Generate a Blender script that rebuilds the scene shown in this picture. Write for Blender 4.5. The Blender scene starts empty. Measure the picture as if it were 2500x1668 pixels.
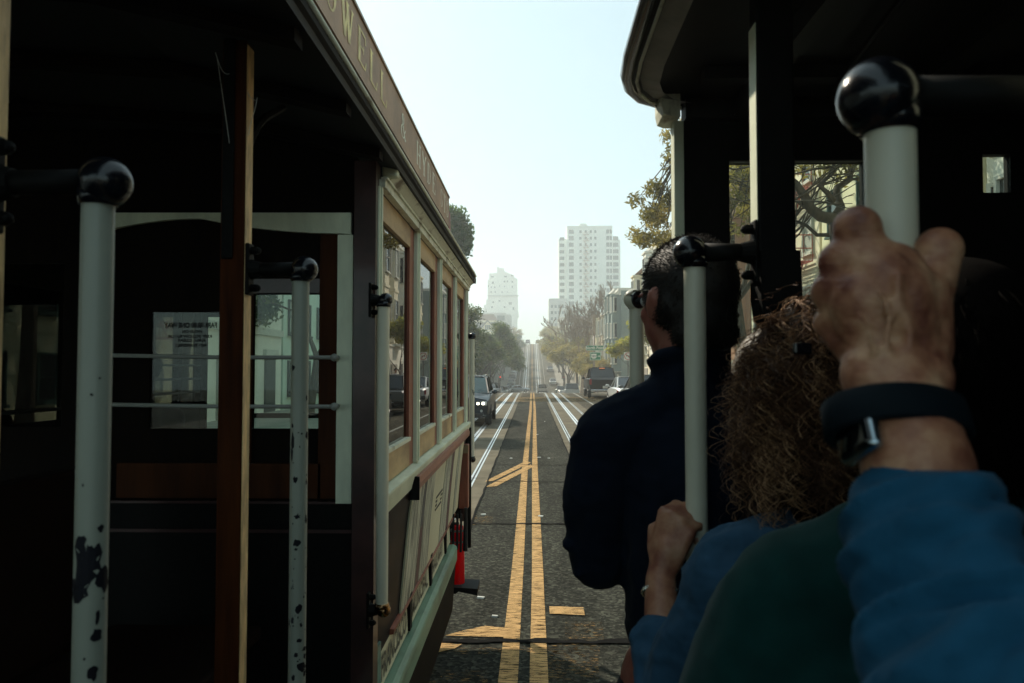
import bpy, bmesh, math, random
from mathutils import Vector, Matrix, Euler, noise
R = math.radians
random.seed(7)
S = bpy.context.scene
COL = S.collection

# ------------------------------------------------------------------ camera, sky, sun, exposure
CZ = 1.9
F = 1805.6
cam_d = bpy.data.cameras.new("camera"); cam = bpy.data.objects.new("camera", cam_d); COL.objects.link(cam)
S.camera = cam
cam_d.sensor_width = 36; cam_d.lens = 26.0
cam_d.clip_start = 0.02; cam_d.clip_end = 6000
cam.location = (0, 0, CZ)
cam.rotation_euler = (R(90 + 2.06), 0, R(1.555))
cam_d.dof.use_dof = True; cam_d.dof.focus_distance = 9.0; cam_d.dof.aperture_fstop = 9.0
CM = Euler(cam.rotation_euler).to_matrix()

SUN_EL, SUN_AZ = R(38), R(-38)          # azimuth from +Y towards -X
W = bpy.data.worlds.new("World"); S.world = W; W.use_nodes = True
nt = W.node_tree; bg = nt.nodes["Background"]
sky = nt.nodes.new("ShaderNodeTexSky"); sky.sky_type = 'NISHITA'; sky.sun_disc = False
sky.sun_elevation = SUN_EL; sky.sun_rotation = SUN_AZ
sky.air_density = 1.3; sky.dust_density = 1.2; sky.ozone_density = 2.0
hs = nt.nodes.new("ShaderNodeHueSaturation"); hs.inputs["Saturation"].default_value = 0.75
nt.links.new(sky.outputs[0], hs.inputs["Color"]); tint = nt.nodes.new("ShaderNodeMix"); tint.data_type = 'RGBA'; tint.blend_type = 'MULTIPLY'; tint.inputs[0].default_value = 1
tint.inputs[7].default_value = (.80, .97, .97, 1); veil = nt.nodes.new("ShaderNodeMix"); veil.data_type = 'RGBA'; wn = nt.nodes.new("ShaderNodeTexNoise"); wn.inputs['Scale'].default_value = 2.2; wn.inputs['Detail'].default_value = 5
wtc = nt.nodes.new("ShaderNodeTexCoord"); wmp = nt.nodes.new("ShaderNodeMapping"); wmp.inputs['Scale'].default_value = (1, 1, 3.5); nt.links.new(wtc.outputs['Generated'], wmp.inputs[0]); nt.links.new(wmp.outputs[0], wn.inputs[0])
wr_ = nt.nodes.new("ShaderNodeMapRange"); wr_.inputs[1].default_value = .3; wr_.inputs[2].default_value = .7; wr_.inputs[3].default_value = .46; wr_.inputs[4].default_value = .66
nt.links.new(wn.outputs[0], wr_.inputs[0]); nt.links.new(wr_.outputs[0], veil.inputs[0]); veil.inputs[7].default_value = (5.0, 5.5, 5.6, 1)
nt.links.new(hs.outputs[0], veil.inputs[6]); nt.links.new(veil.outputs[2], tint.inputs[6]); nt.links.new(tint.outputs[2], bg.inputs[0])
bg.inputs[1].default_value = 0.125
sl = bpy.data.lights.new("sun", 'SUN'); sl.energy = 4.2; sl.angle = R(1.0); sl.color = (1.0, 0.89, 0.72)
so = bpy.data.objects.new("sun", sl); COL.objects.link(so)
sd = Vector((math.sin(SUN_AZ) * math.cos(SUN_EL), math.cos(SUN_AZ) * math.cos(SUN_EL), math.sin(SUN_EL)))
so.rotation_euler = sd.to_track_quat('Z', 'Y').to_euler()
S.view_settings.view_transform = 'Standard'; S.view_settings.look = 'None'
S.view_settings.exposure = 0.36; S.view_settings.gamma = 1.0
S.cycles.max_bounces = 6; S.cycles.diffuse_bounces = 3; S.cycles.glossy_bounces = 4
S.cycles.transparent_max_bounces = 24; S.cycles.volume_bounces = 2
S.cycles.use_denoising = True
HAZE = 0.0014

def at(u, v, Y):
    """photo pixel (2500 wide) and distance along the street -> world point"""
    d = CM @ Vector(((u - 1250) / F, -(v - 834) / F, -1.0))
    return Vector((0, 0, CZ)) + d * (Y / d.y)

# ------------------------------------------------------------------ helpers
class MB:
    def __init__(s): s.v = []; s.f = []
    def add(s, vs, fs):
        n = len(s.v); s.v += [tuple(p) for p in vs]; s.f += [tuple(i + n for i in f) for f in fs]
    def box(s, x0, x1, y0, y1, z0, z1):
        s.add([(x0,y0,z0),(x1,y0,z0),(x1,y1,z0),(x0,y1,z0),(x0,y0,z1),(x1,y0,z1),(x1,y1,z1),(x0,y1,z1)],
              [(0,3,2,1),(4,5,6,7),(0,1,5,4),(1,2,6,5),(2,3,7,6),(3,0,4,7)]); return s
    def rbox(s, x0, x1, y0, y1, z0, z1, b=0.01):
        bm = bmesh.new(); bmesh.ops.create_cube(bm, size=1)
        for v in bm.verts:
            v.co = Vector(((x0+x1)/2 + v.co.x*(x1-x0), (y0+y1)/2 + v.co.y*(y1-y0), (z0+z1)/2 + v.co.z*(z1-z0)))
        bmesh.ops.bevel(bm, geom=bm.edges[:], offset=b, segments=2, affect='EDGES', profile=0.5)
        s.bm(bm); return s
    def bm(s, bm, M=None):
        bm.verts.index_update(); bm.verts.ensure_lookup_table()
        s.add([(M @ v.co) if M else v.co for v in bm.verts], [[v.index for v in f.verts] for f in bm.faces]); bm.free()
    def tube(s, pts, r, n=8, caps=True):
        pts = [Vector(p) for p in pts]; rs = r if isinstance(r, (list, tuple)) else [r]*len(pts)
        vs, fs = [], []; ref = None
        for i, p in enumerate(pts):
            a = pts[max(0, i-1)]; b = pts[min(len(pts)-1, i+1)]; t = (b - a)
            t = t.normalized() if t.length > 1e-9 else Vector((0, 0, 1))
            if ref is None:
                ref = Vector((1, 0, 0)) if abs(t.x) < .8 else Vector((0, 1, 0))
            u = (ref - t * ref.dot(t)); u = u.normalized() if u.length > 1e-6 else t.orthogonal().normalized()
            ref = u; w = t.cross(u)
            for k in range(n):
                an = 2*math.pi*k/n; vs.append(p + (u*math.cos(an) + w*math.sin(an))*rs[i])
        for i in range(len(pts)-1):
            for k in range(n):
                a = i*n+k; b = i*n+(k+1) % n; fs.append((a, b, b+n, a+n))
        if caps:
            fs.append(tuple(range(n-1, -1, -1))); m = (len(pts)-1)*n; fs.append(tuple(m+k for k in range(n)))
        s.add(vs, fs); return s
    def ball(s, c, r, sub=2, sc=(1, 1, 1), rot=None):
        bm = bmesh.new(); bmesh.ops.create_icosphere(bm, subdivisions=sub, radius=1)
        c = Vector(c); M = (rot.to_matrix() if rot else Matrix.Identity(3))
        for v in bm.verts: v.co = M @ Vector((v.co.x*r*sc[0], v.co.y*r*sc[1], v.co.z*r*sc[2])) + c
        s.bm(bm); return s
    def prism(s, pts, ax, a, b):
        """closed 2D outline extruded along axis ax (0,1,2) from a to b; 2D coords are the other two axes in order"""
        def P(p, t):
            q = list(p); q.insert(ax, t); return q
        n = len(pts)
        s.add([P(p, a) for p in pts] + [P(p, b) for p in pts],
              [tuple(range(n-1, -1, -1)), tuple(range(n, 2*n))] + [(i, (i+1) % n, (i+1) % n + n, i+n) for i in range(n)]); return s
    def quad(s, a, b, c, d): s.add([a, b, c, d], [(0, 1, 2, 3)]); return s
    def cap(s, a, b, ra, rb, n=12):
        """tapered capsule"""
        s.tube([a, b], [ra, rb], n); s.ball(a, ra, 2); s.ball(b, rb, 2); return s

def obj(name, mb, m, parent=None, smooth=False, world=True, label=None):
    if isinstance(mb, MB):
        me = bpy.data.meshes.new(name); me.from_pydata(mb.v, [], mb.f); me.update()
        bm = bmesh.new(); bm.from_mesh(me); bmesh.ops.recalc_face_normals(bm, faces=bm.faces[:]); bm.to_mesh(me); bm.free()
    else: me = mb
    if m is not None:
        me.materials.clear(); me.materials.append(m)
    if smooth:
        for p in me.polygons: p.use_smooth = True
    o = bpy.data.objects.new(name, me); COL.objects.link(o)
    if parent is not None:
        o.parent = parent
        if world:
            q = parent; M = Matrix.Identity(4)
            while q is not None: M = q.matrix_basis @ M; q = q.parent
            o.matrix_basis = M.inverted()
    if label: o['label'] = label
    return o
def smooth_by_angle(o, ang=40):
    me = o.data
    for p in me.polygons: p.use_smooth = True
    me.set_sharp_from_angle(angle=R(ang)); return o
def tag(o, label=None, cat=None, group=None, kind=None):
    if label: o['label'] = label
    if cat: o['category'] = cat
    if group: o['group'] = group
    if kind: o['kind'] = kind
    return o
def thing(name, label, cat, loc=(0, 0, 0), rz=0, group=None):
    o = bpy.data.objects.new(name, None); COL.objects.link(o); o.empty_display_size = .2
    o.location = loc; o.rotation_euler = (0, 0, rz); return tag(o, label, cat, group)
KIDS = {}
def children(o): return [c for c in bpy.data.objects if c.parent == o]
def copy_tree(o, parent=None):
    c = o.copy(); COL.objects.link(c)
    if parent is not None: c.parent = parent
    for ch in list(o.children): copy_tree(ch, c)
    return c
def remesh(mb, vox, sm_it=4, fac=.5):
    me = bpy.data.meshes.new('t'); me.from_pydata(mb.v, [], mb.f); me.update()
    o = bpy.data.objects.new('t', me); COL.objects.link(o)
    bm = bmesh.new(); bm.from_mesh(me); bmesh.ops.recalc_face_normals(bm, faces=bm.faces[:]); bm.to_mesh(me); bm.free()
    a = o.modifiers.new('r', 'REMESH'); a.mode = 'VOXEL'; a.voxel_size = vox; a.use_smooth_shade = True
    if sm_it: b = o.modifiers.new('s', 'SMOOTH'); b.iterations = sm_it; b.factor = fac
    dg = bpy.context.evaluated_depsgraph_get(); r = bpy.data.meshes.new_from_object(o.evaluated_get(dg))
    bpy.data.objects.remove(o); bpy.data.meshes.remove(me)
    for p in r.polygons: p.use_smooth = True
    return r
def text_mesh(body, size, name='lettering', bold=0.0, extrude=0.0, align='CENTER', space=1.0):
    c = bpy.data.curves.new('t', 'FONT'); c.body = body; c.size = size; c.align_x = align; c.align_y = 'CENTER'
    c.offset = bold; c.extrude = extrude; c.space_character = space; c.resolution_u = 3
    o = bpy.data.objects.new('t', c); COL.objects.link(o)
    dg = bpy.context.evaluated_depsgraph_get(); me = bpy.data.meshes.new_from_object(o.evaluated_get(dg))
    bpy.data.objects.remove(o); me.name = name; return me
def text_obj(name, body, size, m, M, parent=None, **k):
    me = text_mesh(body, size, name, **k); me.transform(M); return obj(name, me, m, parent)

# ------------------------------------------------------------------ materials
MATS = {}
def nodes(name):
    m = bpy.data.materials.new(name); m.use_nodes = True; return m, m.node_tree, m.node_tree.nodes["Principled BSDF"]
def N(nt, t, **k):
    n = nt.nodes.new(t)
    for a, b in k.items():
        if a in n.inputs.keys() if hasattr(n.inputs, 'keys') else False: n.inputs[a].default_value = b
        else: setattr(n, a, b)
    return n
def ramp(nt, fac, stops):
    r = nt.nodes.new("ShaderNodeValToRGB"); e = r.color_ramp.elements
    while len(e) < len(stops): e.new(.5)
    for i, (p, c) in enumerate(stops):
        e[i].position = p; e[i].color = (c, c, c, 1) if not hasattr(c, '__len__') else (*c, 1)
    nt.links.new(fac, r.inputs[0]); return r
def noisetex(nt, scale, detail=4, rough=.6, coord='Object', stretch=(1, 1, 1)):
    tc = nt.nodes.new("ShaderNodeTexCoord"); mp = nt.nodes.new("ShaderNodeMapping"); mp.inputs['Scale'].default_value = stretch
    nt.links.new(tc.outputs[coord], mp.inputs[0])
    n = nt.nodes.new("ShaderNodeTexNoise"); n.inputs['Scale'].default_value = scale; n.inputs['Detail'].default_value = detail
    n.inputs['Roughness'].default_value = rough; nt.links.new(mp.outputs[0], n.inputs[0]); return n
def mixc(nt, fac, a, b):
    m = nt.nodes.new("ShaderNodeMix"); m.data_type = 'RGBA'
    for s_, v in ((0, fac), (6, a), (7, b)):
        if hasattr(v, 'is_output'): nt.links.new(v, m.inputs[s_])
        else: m.inputs[s_].default_value = v if s_ == 0 else (*v, 1)
    return m.outputs[2]
def mat(name, col, rough=.6, metal=0, var=.15, scale=8, bump=0, bscale=60, spec=.5, col2=None, coat=0, stretch=(1, 1, 1), c2pos=(.4, .6)):
    """base colour varied by noise"""
    m, nt, p = nodes(name)
    n = noisetex(nt, scale, stretch=stretch)
    c2 = col2 or tuple(min(1, c*(1-var*1.6)) for c in col)
    r = ramp(nt, n.outputs[0], [(c2pos[0], c2), (c2pos[1], col)]) if col2 else ramp(nt, n.outputs[0], [(.3, c2), (.7, tuple(min(1, c*(1+var)) for c in col))])
    nt.links.new(r.outputs[0], p.inputs['Base Color'])
    p.inputs['Roughness'].default_value = rough; p.inputs['Metallic'].default_value = metal
    p.inputs['Specular IOR Level'].default_value = spec; p.inputs['Coat Weight'].default_value = coat; p.inputs['Coat Roughness'].default_value = .08
    if bump:
        n2 = noisetex(nt, bscale, stretch=stretch); b = nt.nodes.new("ShaderNodeBump"); b.inputs['Strength'].default_value = bump
        b.inputs['Distance'].default_value = .01
        nt.links.new(n2.outputs[0], b.inputs['Height']); nt.links.new(b.outputs[0], p.inputs['Normal'])
    MATS[name] = m; return m
def worn_paint(name, col, thr=(.42, .5), scale=30, stretch=(1, 1, 1), rough=.7, under=None, detail=6):
    """paint sheet with holes where it has worn off"""
    m, nt, p = nodes(name)
    n = noisetex(nt, scale, detail, .75, stretch=stretch)
    r = ramp(nt, n.outputs[0], [(thr[0], 0.0), (thr[1], 1.0)])
    n2 = noisetex(nt, 5); c = ramp(nt, n2.outputs[0], [(.3, tuple(x*.72 for x in col)), (.7, col)])
    nt.links.new(c.outputs[0], p.inputs['Base Color']); p.inputs['Roughness'].default_value = .9; p.inputs['Specular IOR Level'].default_value = .12
    nt.links.new(r.outputs[0], p.inputs['Alpha'])
    MATS[name] = m; return m
def chipped(name, col, under, thr=(.30, .33), scale=9, rough=.35, zlim=None):
    """enamel with chips showing dark metal; chips thicken below zlim"""
    m, nt, p = nodes(name)
    n = noisetex(nt, scale, 5, .62, stretch=(1, 1, .55))
    fac = n.outputs[0]
    if zlim is not None:
        tc = nt.nodes.new("ShaderNodeTexCoord"); sp = nt.nodes.new("ShaderNodeSeparateXYZ"); nt.links.new(tc.outputs['Object'], sp.inputs[0])
        mr = nt.nodes.new("ShaderNodeMapRange"); mr.inputs[1].default_value = zlim[0]; mr.inputs[2].default_value = zlim[1]
        mr.inputs[3].default_value = -.1; mr.inputs[4].default_value = .12
        nt.links.new(sp.outputs[2], mr.inputs[0]); ad = nt.nodes.new("ShaderNodeMath"); ad.operation = 'ADD'
        nt.links.new(fac, ad.inputs[0]); nt.links.new(mr.outputs[0], ad.inputs[1]); fac = ad.outputs[0]
    r = ramp(nt, fac, [(thr[0], 0.0), (thr[1], 1.0)])
    n2 = noisetex(nt, 4); c = ramp(nt, n2.outputs[0], [(.3, tuple(x*.85 for x in col)), (.7, col)])
    nt.links.new(mixc(nt, r.outputs[0], under, c.outputs[0]), p.inputs['Base Color'])
    b = nt.nodes.new("ShaderNodeBump"); b.inputs['Strength'].default_value = .3; b.inputs['Distance'].default_value = .002
    nt.links.new(r.outputs[0], b.inputs['Height']); nt.links.new(b.outputs[0], p.inputs['Normal'])
    p.inputs['Roughness'].default_value = rough
    MATS[name] = m; return m
def glassm(name, ior=1.5, tint=(.8, .85, .83), rough=.0, dirt=.0):
    m = bpy.data.materials.new(name); m.use_nodes = True; nt = m.node_tree; nt.nodes.clear()
    out = nt.nodes.new("ShaderNodeOutputMaterial"); g = nt.nodes.new("ShaderNodeBsdfGlossy"); g.inputs['Roughness'].default_value = rough
    t = nt.nodes.new("ShaderNodeBsdfTransparent"); t.inputs[0].default_value = (*tint, 1)
    f = nt.nodes.new("ShaderNodeFresnel"); f.inputs[0].default_value = ior
    mx = nt.nodes.new("ShaderNodeMixShader"); nt.links.new(f.outputs[0], mx.inputs[0]); nt.links.new(t.outputs[0], mx.inputs[1]); nt.links.new(g.outputs[0], mx.inputs[2])
    nt.links.new(mx.outputs[0], out.inputs[0]); MATS[name] = m; return m
def leafm(name, c1, c2, c3, scale=.9):
    m = bpy.data.materials.new(name); m.use_nodes = True; nt = m.node_tree; p = nt.nodes["Principled BSDF"]
    n = noisetex(nt, scale, 3); r = ramp(nt, n.outputs[0], [(.35, c1), (.5, c2), (.66, c3)])
    p.inputs['Roughness'].default_value = .55; nt.links.new(r.outputs[0], p.inputs['Base Color'])
    t = nt.nodes.new("ShaderNodeBsdfTranslucent")
    br = nt.nodes.new("ShaderNodeMix"); br.data_type = 'RGBA'; br.blend_type = 'MULTIPLY'; br.inputs[0].default_value = 1
    nt.links.new(r.outputs[0], br.inputs[6]); br.inputs[7].default_value = (2.2, 2.1, 1.0, 1)
    nt.links.new(br.outputs[2], t.inputs[0])
    mx = nt.nodes.new("ShaderNodeMixShader"); mx.inputs[0].default_value = .45
    nt.links.new(p.outputs[0], mx.inputs[1]); nt.links.new(t.outputs[0], mx.inputs[2]); nt.links.new(mx.outputs[0], nt.nodes["Material Output"].inputs[0])
    MATS[name] = m; return m
def emis(name, col, s):
    m, nt, p = nodes(name); p.inputs['Base Color'].default_value = (*col, 1); p.inputs['Emission Color'].default_value = (*col, 1)
    p.inputs['Emission Strength'].default_value = s; MATS[name] = m; return m

def asphalt(name, dark, light, grain=260):
    m, nt, p = nodes(name)
    tc = nt.nodes.new("ShaderNodeTexCoord")
    v = nt.nodes.new("ShaderNodeTexVoronoi"); v.inputs['Scale'].default_value = grain/3.0; nt.links.new(tc.outputs['Object'], v.inputs[0])
    n = noisetex(nt, grain, 3, .8); big = noisetex(nt, 1.6, 6, .65, stretch=(1, .22, 1)); mid = noisetex(nt, 9, 4, .6)
    sp = nt.nodes.new("ShaderNodeSeparateColor"); nt.links.new(v.outputs['Color'], sp.inputs[0])
    a = ramp(nt, sp.outputs[0], [(.25, dark), (.75, tuple(x*1.2 for x in light)), (.97, tuple(min(1, x*2.6) for x in light))])
    b = ramp(nt, n.outputs[0], [(.35, tuple(x*.5 for x in dark)), (.65, light)])
    c = mixc(nt, .5, a.outputs[0], b.outputs[0])
    g = ramp(nt, big.outputs[0], [(.32, .5), (.68, 1.4)]); g2 = ramp(nt, mid.outputs[0], [(.3, .8), (.7, 1.15)])
    mm = nt.nodes.new("ShaderNodeMix"); mm.data_type = 'RGBA'; mm.blend_type = 'MULTIPLY'; mm.inputs[0].default_value = 1
    nt.links.new(c, mm.inputs[6]); nt.links.new(g.outputs[0], mm.inputs[7])
    m2 = nt.nodes.new("ShaderNodeMix"); m2.data_type = 'RGBA'; m2.blend_type = 'MULTIPLY'; m2.inputs[0].default_value = 1
    nt.links.new(mm.outputs[2], m2.inputs[6]); nt.links.new(g2.outputs[0], m2.inputs[7])
    nt.links.new(m2.outputs[2], p.inputs['Base Color']); p.inputs['Roughness'].default_value = .95; p.inputs['Specular IOR Level'].default_value = .08
    bp = nt.nodes.new("ShaderNodeBump"); bp.inputs['Strength'].default_value = .7; bp.inputs['Distance'].default_value = .004
    nt.links.new(v.outputs['Distance'], bp.inputs['Height']); nt.links.new(bp.outputs[0], p.inputs['Normal'])
    MATS[name] = m; return m

asphalt('asphalt_dark', (.012, .013, .011), (.054, .055, .043), 120)
asphalt('asphalt_worn', (.045, .041, .030), (.095, .085, .062), 130)
mat('concrete_track', (.16, .14, .10), .9, spec=.12, var=.22, scale=1.3, bump=.3, bscale=90)
mat('tar', (.004, .004, .004), .95, spec=.1, var=.3, scale=20)
mat('sidewalk_concrete', (.27, .25, .21), .85, var=.15, scale=1.5)
mat('ground_soil', (.10, .10, .08), .9, var=.2, scale=.2)
worn_paint('yellow_paint', (.62, .39, .17), (.435, .485), 7, (1, 9, 1))
worn_paint('yellow_faded', (.24, .15, .06), (.54, .60), 16, (1, 3, 1))
worn_paint('ochre_patchy', (.26, .18, .085), (.42, .56), 3.5, (1, 1, 1))
worn_paint('white_paint', (.40, .40, .36), (.34, .43), 12, (1, 4, 1))
worn_paint('white_line', (.42, .42, .38), (.20, .28), 6, (1, .3, 1))
mat('steel_rail', (.78, .80, .80), .33, 1.0, var=.12, scale=4, stretch=(1, .1, 1))
mat('steel_slot', (.80, .83, .85), .42, 1.0, var=.10, scale=3, stretch=(1, .1, 1))
mat('groove', (.01, .01, .01), .8)
chipped('enamel_white', (.68, .66, .52), (.012, .013, .016), (.325, .34), 11, .38)
chipped('enamel_chipped', (.31, .33, .27), (.012, .013, .018), (.27, .28), 13, .38, zlim=(1.2, 2.0))
mat('black_gloss', (.004, .005, .008), .22, var=.2, scale=30, coat=.25, spec=.4, bump=.08, bscale=90)
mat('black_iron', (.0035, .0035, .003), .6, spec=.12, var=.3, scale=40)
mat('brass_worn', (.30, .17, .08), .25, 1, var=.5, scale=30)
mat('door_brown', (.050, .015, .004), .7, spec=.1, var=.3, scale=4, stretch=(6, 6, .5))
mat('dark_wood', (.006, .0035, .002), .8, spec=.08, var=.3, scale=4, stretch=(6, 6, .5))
mat('varnished_wood', (.055, .014, .0025), .6, var=.35, scale=6, stretch=(8, 8, .6), spec=.06)
mat('lit_wood', (.80, .50, .22), .4, var=.35, scale=14, stretch=(3, 3, .8))  # post wood lightened to paint in its sky-lit side
mat('maroon', (.05, .018, .016), .35, var=.3, scale=10, coat=.3)
mat('red_brown', (.26, .075, .04), .42, var=.25, scale=8, stretch=(4, 4, .6))
mat('cream_green', (.72, .76, .57), .55, var=.14, scale=9, bump=.25, bscale=30, stretch=(1, .4, .4))
mat('cream_weathered', (.74, .74, .58), .6, col2=(.22, .18, .12), scale=16, stretch=(1, .5, .5), c2pos=(.3, .46))
mat('tan_panel', (.56, .38, .18), .5, col2=(.26, .16, .085), scale=2.2, stretch=(1, 1, 3), c2pos=(.32, .6))
mat('tan_rail', (.30, .20, .11), .5, var=.25, scale=6)
mat('letter_brown', (.38, .235, .14), .55, var=.18, scale=6, bump=.1)
mat('gold_leaf', (.85, .66, .28), .5, .1, var=.3, scale=20)
mat('pale_letter', (.90, .88, .68), .6, var=.25, scale=30)
mat('side_green', (.17, .29, .20), .45, col2=(.10, .15, .105), scale=5, stretch=(1, .4, 2), c2pos=(.35, .55))
mat('side_teal', (.10, .22, .19), .35, var=.35, scale=7, stretch=(3, .6, 1))
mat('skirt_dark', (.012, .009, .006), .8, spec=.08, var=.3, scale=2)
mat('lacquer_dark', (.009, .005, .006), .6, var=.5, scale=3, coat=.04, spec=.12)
mat('roof_tin', (.10, .045, .035), .6, var=.3, scale=4)
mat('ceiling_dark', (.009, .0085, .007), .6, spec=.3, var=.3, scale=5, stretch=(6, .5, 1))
mat('poster_cream', (.62, .59, .41), .45, var=.08, scale=2)
mat('poster_grey', (.58, .58, .46), .5, col2=(.10, .11, .09), scale=7, stretch=(1, 8, .6), c2pos=(.44, .56))
mat('poster_plum', (.085, .03, .04), .5, var=.15)
mat('poster_slate', (.04, .045, .06), .5, var=.15)
mat('poster_ink', (.06, .055, .045), .5)
mat('red_vinyl', (.85, .006, .015), .35, var=.1, scale=5)
_nt = MATS['red_vinyl'].node_tree; _t = _nt.nodes.new("ShaderNodeBsdfTranslucent"); _t.inputs[0].default_value = (1, .01, .02, 1); _a = _nt.nodes.new("ShaderNodeMixShader"); _a.inputs[0].default_value = .6
_nt.links.new(_nt.nodes["Principled BSDF"].outputs[0], _a.inputs[1]); _nt.links.new(_t.outputs[0], _a.inputs[2]); _nt.links.new(_a.outputs[0], _nt.nodes["Material Output"].inputs[0])
mat('strap_black', (.006, .006, .006), .6)
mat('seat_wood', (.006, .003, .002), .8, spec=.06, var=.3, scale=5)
glassm('car_window_glass', 3.0, (.45, .52, .48))
glassm('clear_glass', 1.45, (.90, .96, .93))
mat('rod_grey', (.30, .31, .28), .4, var=.1)
# ------------------------------------------------------------------ street profile
PROF = [(-60, 0), (52, 0), (58, -.04), (64, -.28), (80, -1.12), (98, -2.0), (115, -2.55), (150, -3.2), (163, -3.2), (169, -2.95), (176, -2.2),
        (285, 10.9), (291, 11.35), (300, 11.5), (420, 11.0), (760, -4)]
def zr(y):
    for (a, za), (b, zb) in zip(PROF, PROF[1:]):
        if y <= b: return za + (zb - za) * (y - a) / (b - a)
    return PROF[-1][1]
def ys_between(a, b, step=None):
    l = [a] + [p[0] for p in PROF if a < p[0] < b] + [b]
    if step:
        m = a + step
        while m < b: l.append(m); m += step
    return sorted(set(l))
def strip(x0, x1, y0, y1, dz, mb=None, step=None):
    mb = mb or MB(); l = ys_between(y0, y1, step)
    for a, b in zip(l, l[1:]):
        mb.quad((x0, a, zr(a)+dz), (x1, a, zr(a)+dz), (x1, b, zr(b)+dz), (x0, b, zr(b)+dz))
    return mb
def slab(x0, x1, y0, y1, dz, mb=None):
    """raised strip with side faces"""
    mb = mb or MB(); l = ys_between(y0, y1)
    for i, (a, b) in enumerate(zip(l, l[1:])):
        za, zb = zr(a)+dz, zr(b)+dz
        mb.quad((x0, a, za), (x1, a, za), (x1, b, zb), (x0, b, zb))
        for x in (x0, x1): mb.quad((x, a, za-dz-.2), (x, b, zb-dz-.2), (x, b, zb), (x, a, za))
    for y in (y0, y1): mb.quad((x0, y, zr(y)+dz), (x1, y, zr(y)+dz), (x1, y, zr(y)-.2), (x0, y, zr(y)-.2))
    return mb

M = MATS
tag(obj('ground', strip(-420, 420, -60, 760, -.05), M['ground_soil']), kind='structure')
tag(obj('road', strip(-6.0, 6.0, -30, 420, 0), M['asphalt_worn']), kind='structure')
cs = MB(); strip(-80, -6.0, 75, 87, -.004, cs); strip(6.0, 80, 75, 87, -.004, cs); strip(-80, -6.0, 151, 163, -.004, cs); strip(6.0, 80, 151, 163, -.004, cs)
tag(obj('cross_street', cs, M['asphalt_worn']), kind='structure')
tag(obj('road_median_asphalt', strip(-.74, .79, -10, 42, .004), M['asphalt_dark']), kind='structure')
tr = MB()
for s_ in (-1, 1): strip(min(s_*.80, s_*2.5) if s_ > 0 else -2.5, max(s_*.80, s_*2.5) if s_ > 0 else -.742, -10, 420, .003, tr)
tag(obj('track_bed', tr, M['concrete_track']), kind='structure')
for nm, x0, x1 in (('sidewalk_left', -11.2, -6.0), ('sidewalk_right', 6.0, 11.2)):
    m_ = MB(); slab(x0, x1, -25, 75, .14, m_); slab(x0, x1, 87, 151, .14, m_); slab(x0, x1, 163, 300, .14, m_)
    tag(obj(nm, m_, M['sidewalk_concrete']), kind='structure')
rails = MB(); slots = MB(); gro = MB()
for s_ in (-1, 1):
    for x in (1.01, 2.09):
        strip(s_*x-.055, s_*x-.018, -8, 300, .009, rails); strip(s_*x+.012, s_*x+.045, -8, 300, .009, rails)
        strip(s_*x-.018, s_*x+.012, -8, 300, .006, gro)
    strip(s_*1.56-.085, s_*1.56-.012, -8, 300, .010, slots); strip(s_*1.56+.012, s_*1.56+.085, -8, 300, .010, slots)
    strip(s_*1.56-.012, s_*1.56+.012, -8, 300, .006, gro)
for o_ in (tag(obj('rails', rails, M['steel_rail']), kind='structure'), tag(obj('cable_slot', slots, M['steel_slot']), kind='structure'),
           tag(obj('rail_groove', gro, M['groove']), kind='structure')): pass
ml = MB()
def drift(y): return -.068*max(0, min(1, (34-y)/20))-.012*max(0, min(1, (7-y)/3))
for x0, x1 in ((-.125, -.015), (.065, .170)):
    yy = [-8+.5*i for i in range(165)]
    for a, b in zip(yy, yy[1:]):
        k = .008*max(0, min(1, (6-a)/3)); ml.quad((x0+drift(a)-k, a, zr(a)+.011), (x1+drift(a)+k, a, zr(a)+.011), (x1+drift(b)+k, b, zr(b)+.011), (x0+drift(b)-k, b, zr(b)+.011))
strip(-.125, -.015, 166, 300, .011, ml); strip(.065, .175, 166, 300, .011, ml); strip(-.125, -.015, 88, 151, .011, ml); strip(.065, .175, 88, 151, .011, ml)
def mark(pts, mb, dz=.011): mb.add([(x, y, zr(y)+dz) for x, y in pts], [tuple(range(len(pts)))])
def gp(u, v):
    """where a photo pixel meets the near level road"""
    d = CM @ Vector(((u-1250)/F, -(v-834)/F, -1)); t = -CZ/d.z; return (d.x*t, d.y*t)
tag(obj('road_marking_yellow', ml, M['yellow_paint']), kind='structure')
br = MB()      # older double line branching off to the track
for a, b, c, d in (((1182, 1178), (1204, 1176), (1296, 1131), (1284, 1127)), ((1184, 1191), (1212, 1189), (1301, 1142), (1296, 1135))):
    mark([gp(*a), gp(*b), gp(*c), gp(*d)], br, .013)
mark([gp(1342, 1502), gp(1341, 1484), gp(1424, 1486), gp(1428, 1506)], br, .013)
mark([gp(1087, 1556), gp(1130, 1544), gp(1185, 1532), gp(1258, 1540), gp(1258, 1560), gp(1185, 1559)], br, .013)
mark([gp(1054, 1601), gp(1068, 1574), gp(1128, 1577), gp(1110, 1588)], br, .013)
tag(obj('road_marking_branch', br, M['yellow_paint']), kind='structure')
fd = MB(); mark([gp(1060, 1585), gp(1062, 1600), gp(1462, 1598), gp(1462, 1580)], fd, .008)
mark([gp(1380, 1520), gp(1380, 1568), gp(1475, 1568), gp(1470, 1520)], fd, .008); mark([gp(1300, 1574), gp(1290, 1668), gp(1460, 1668), gp(1465, 1574)], fd, .008)
mark([gp(1150, 1260), gp(1140, 1285), gp(1200, 1280), gp(1205, 1262)], fd, .008); mark([gp(1020, 1640), gp(1000, 1700), gp(1190, 1700), gp(1190, 1640)], fd, .008)
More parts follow.
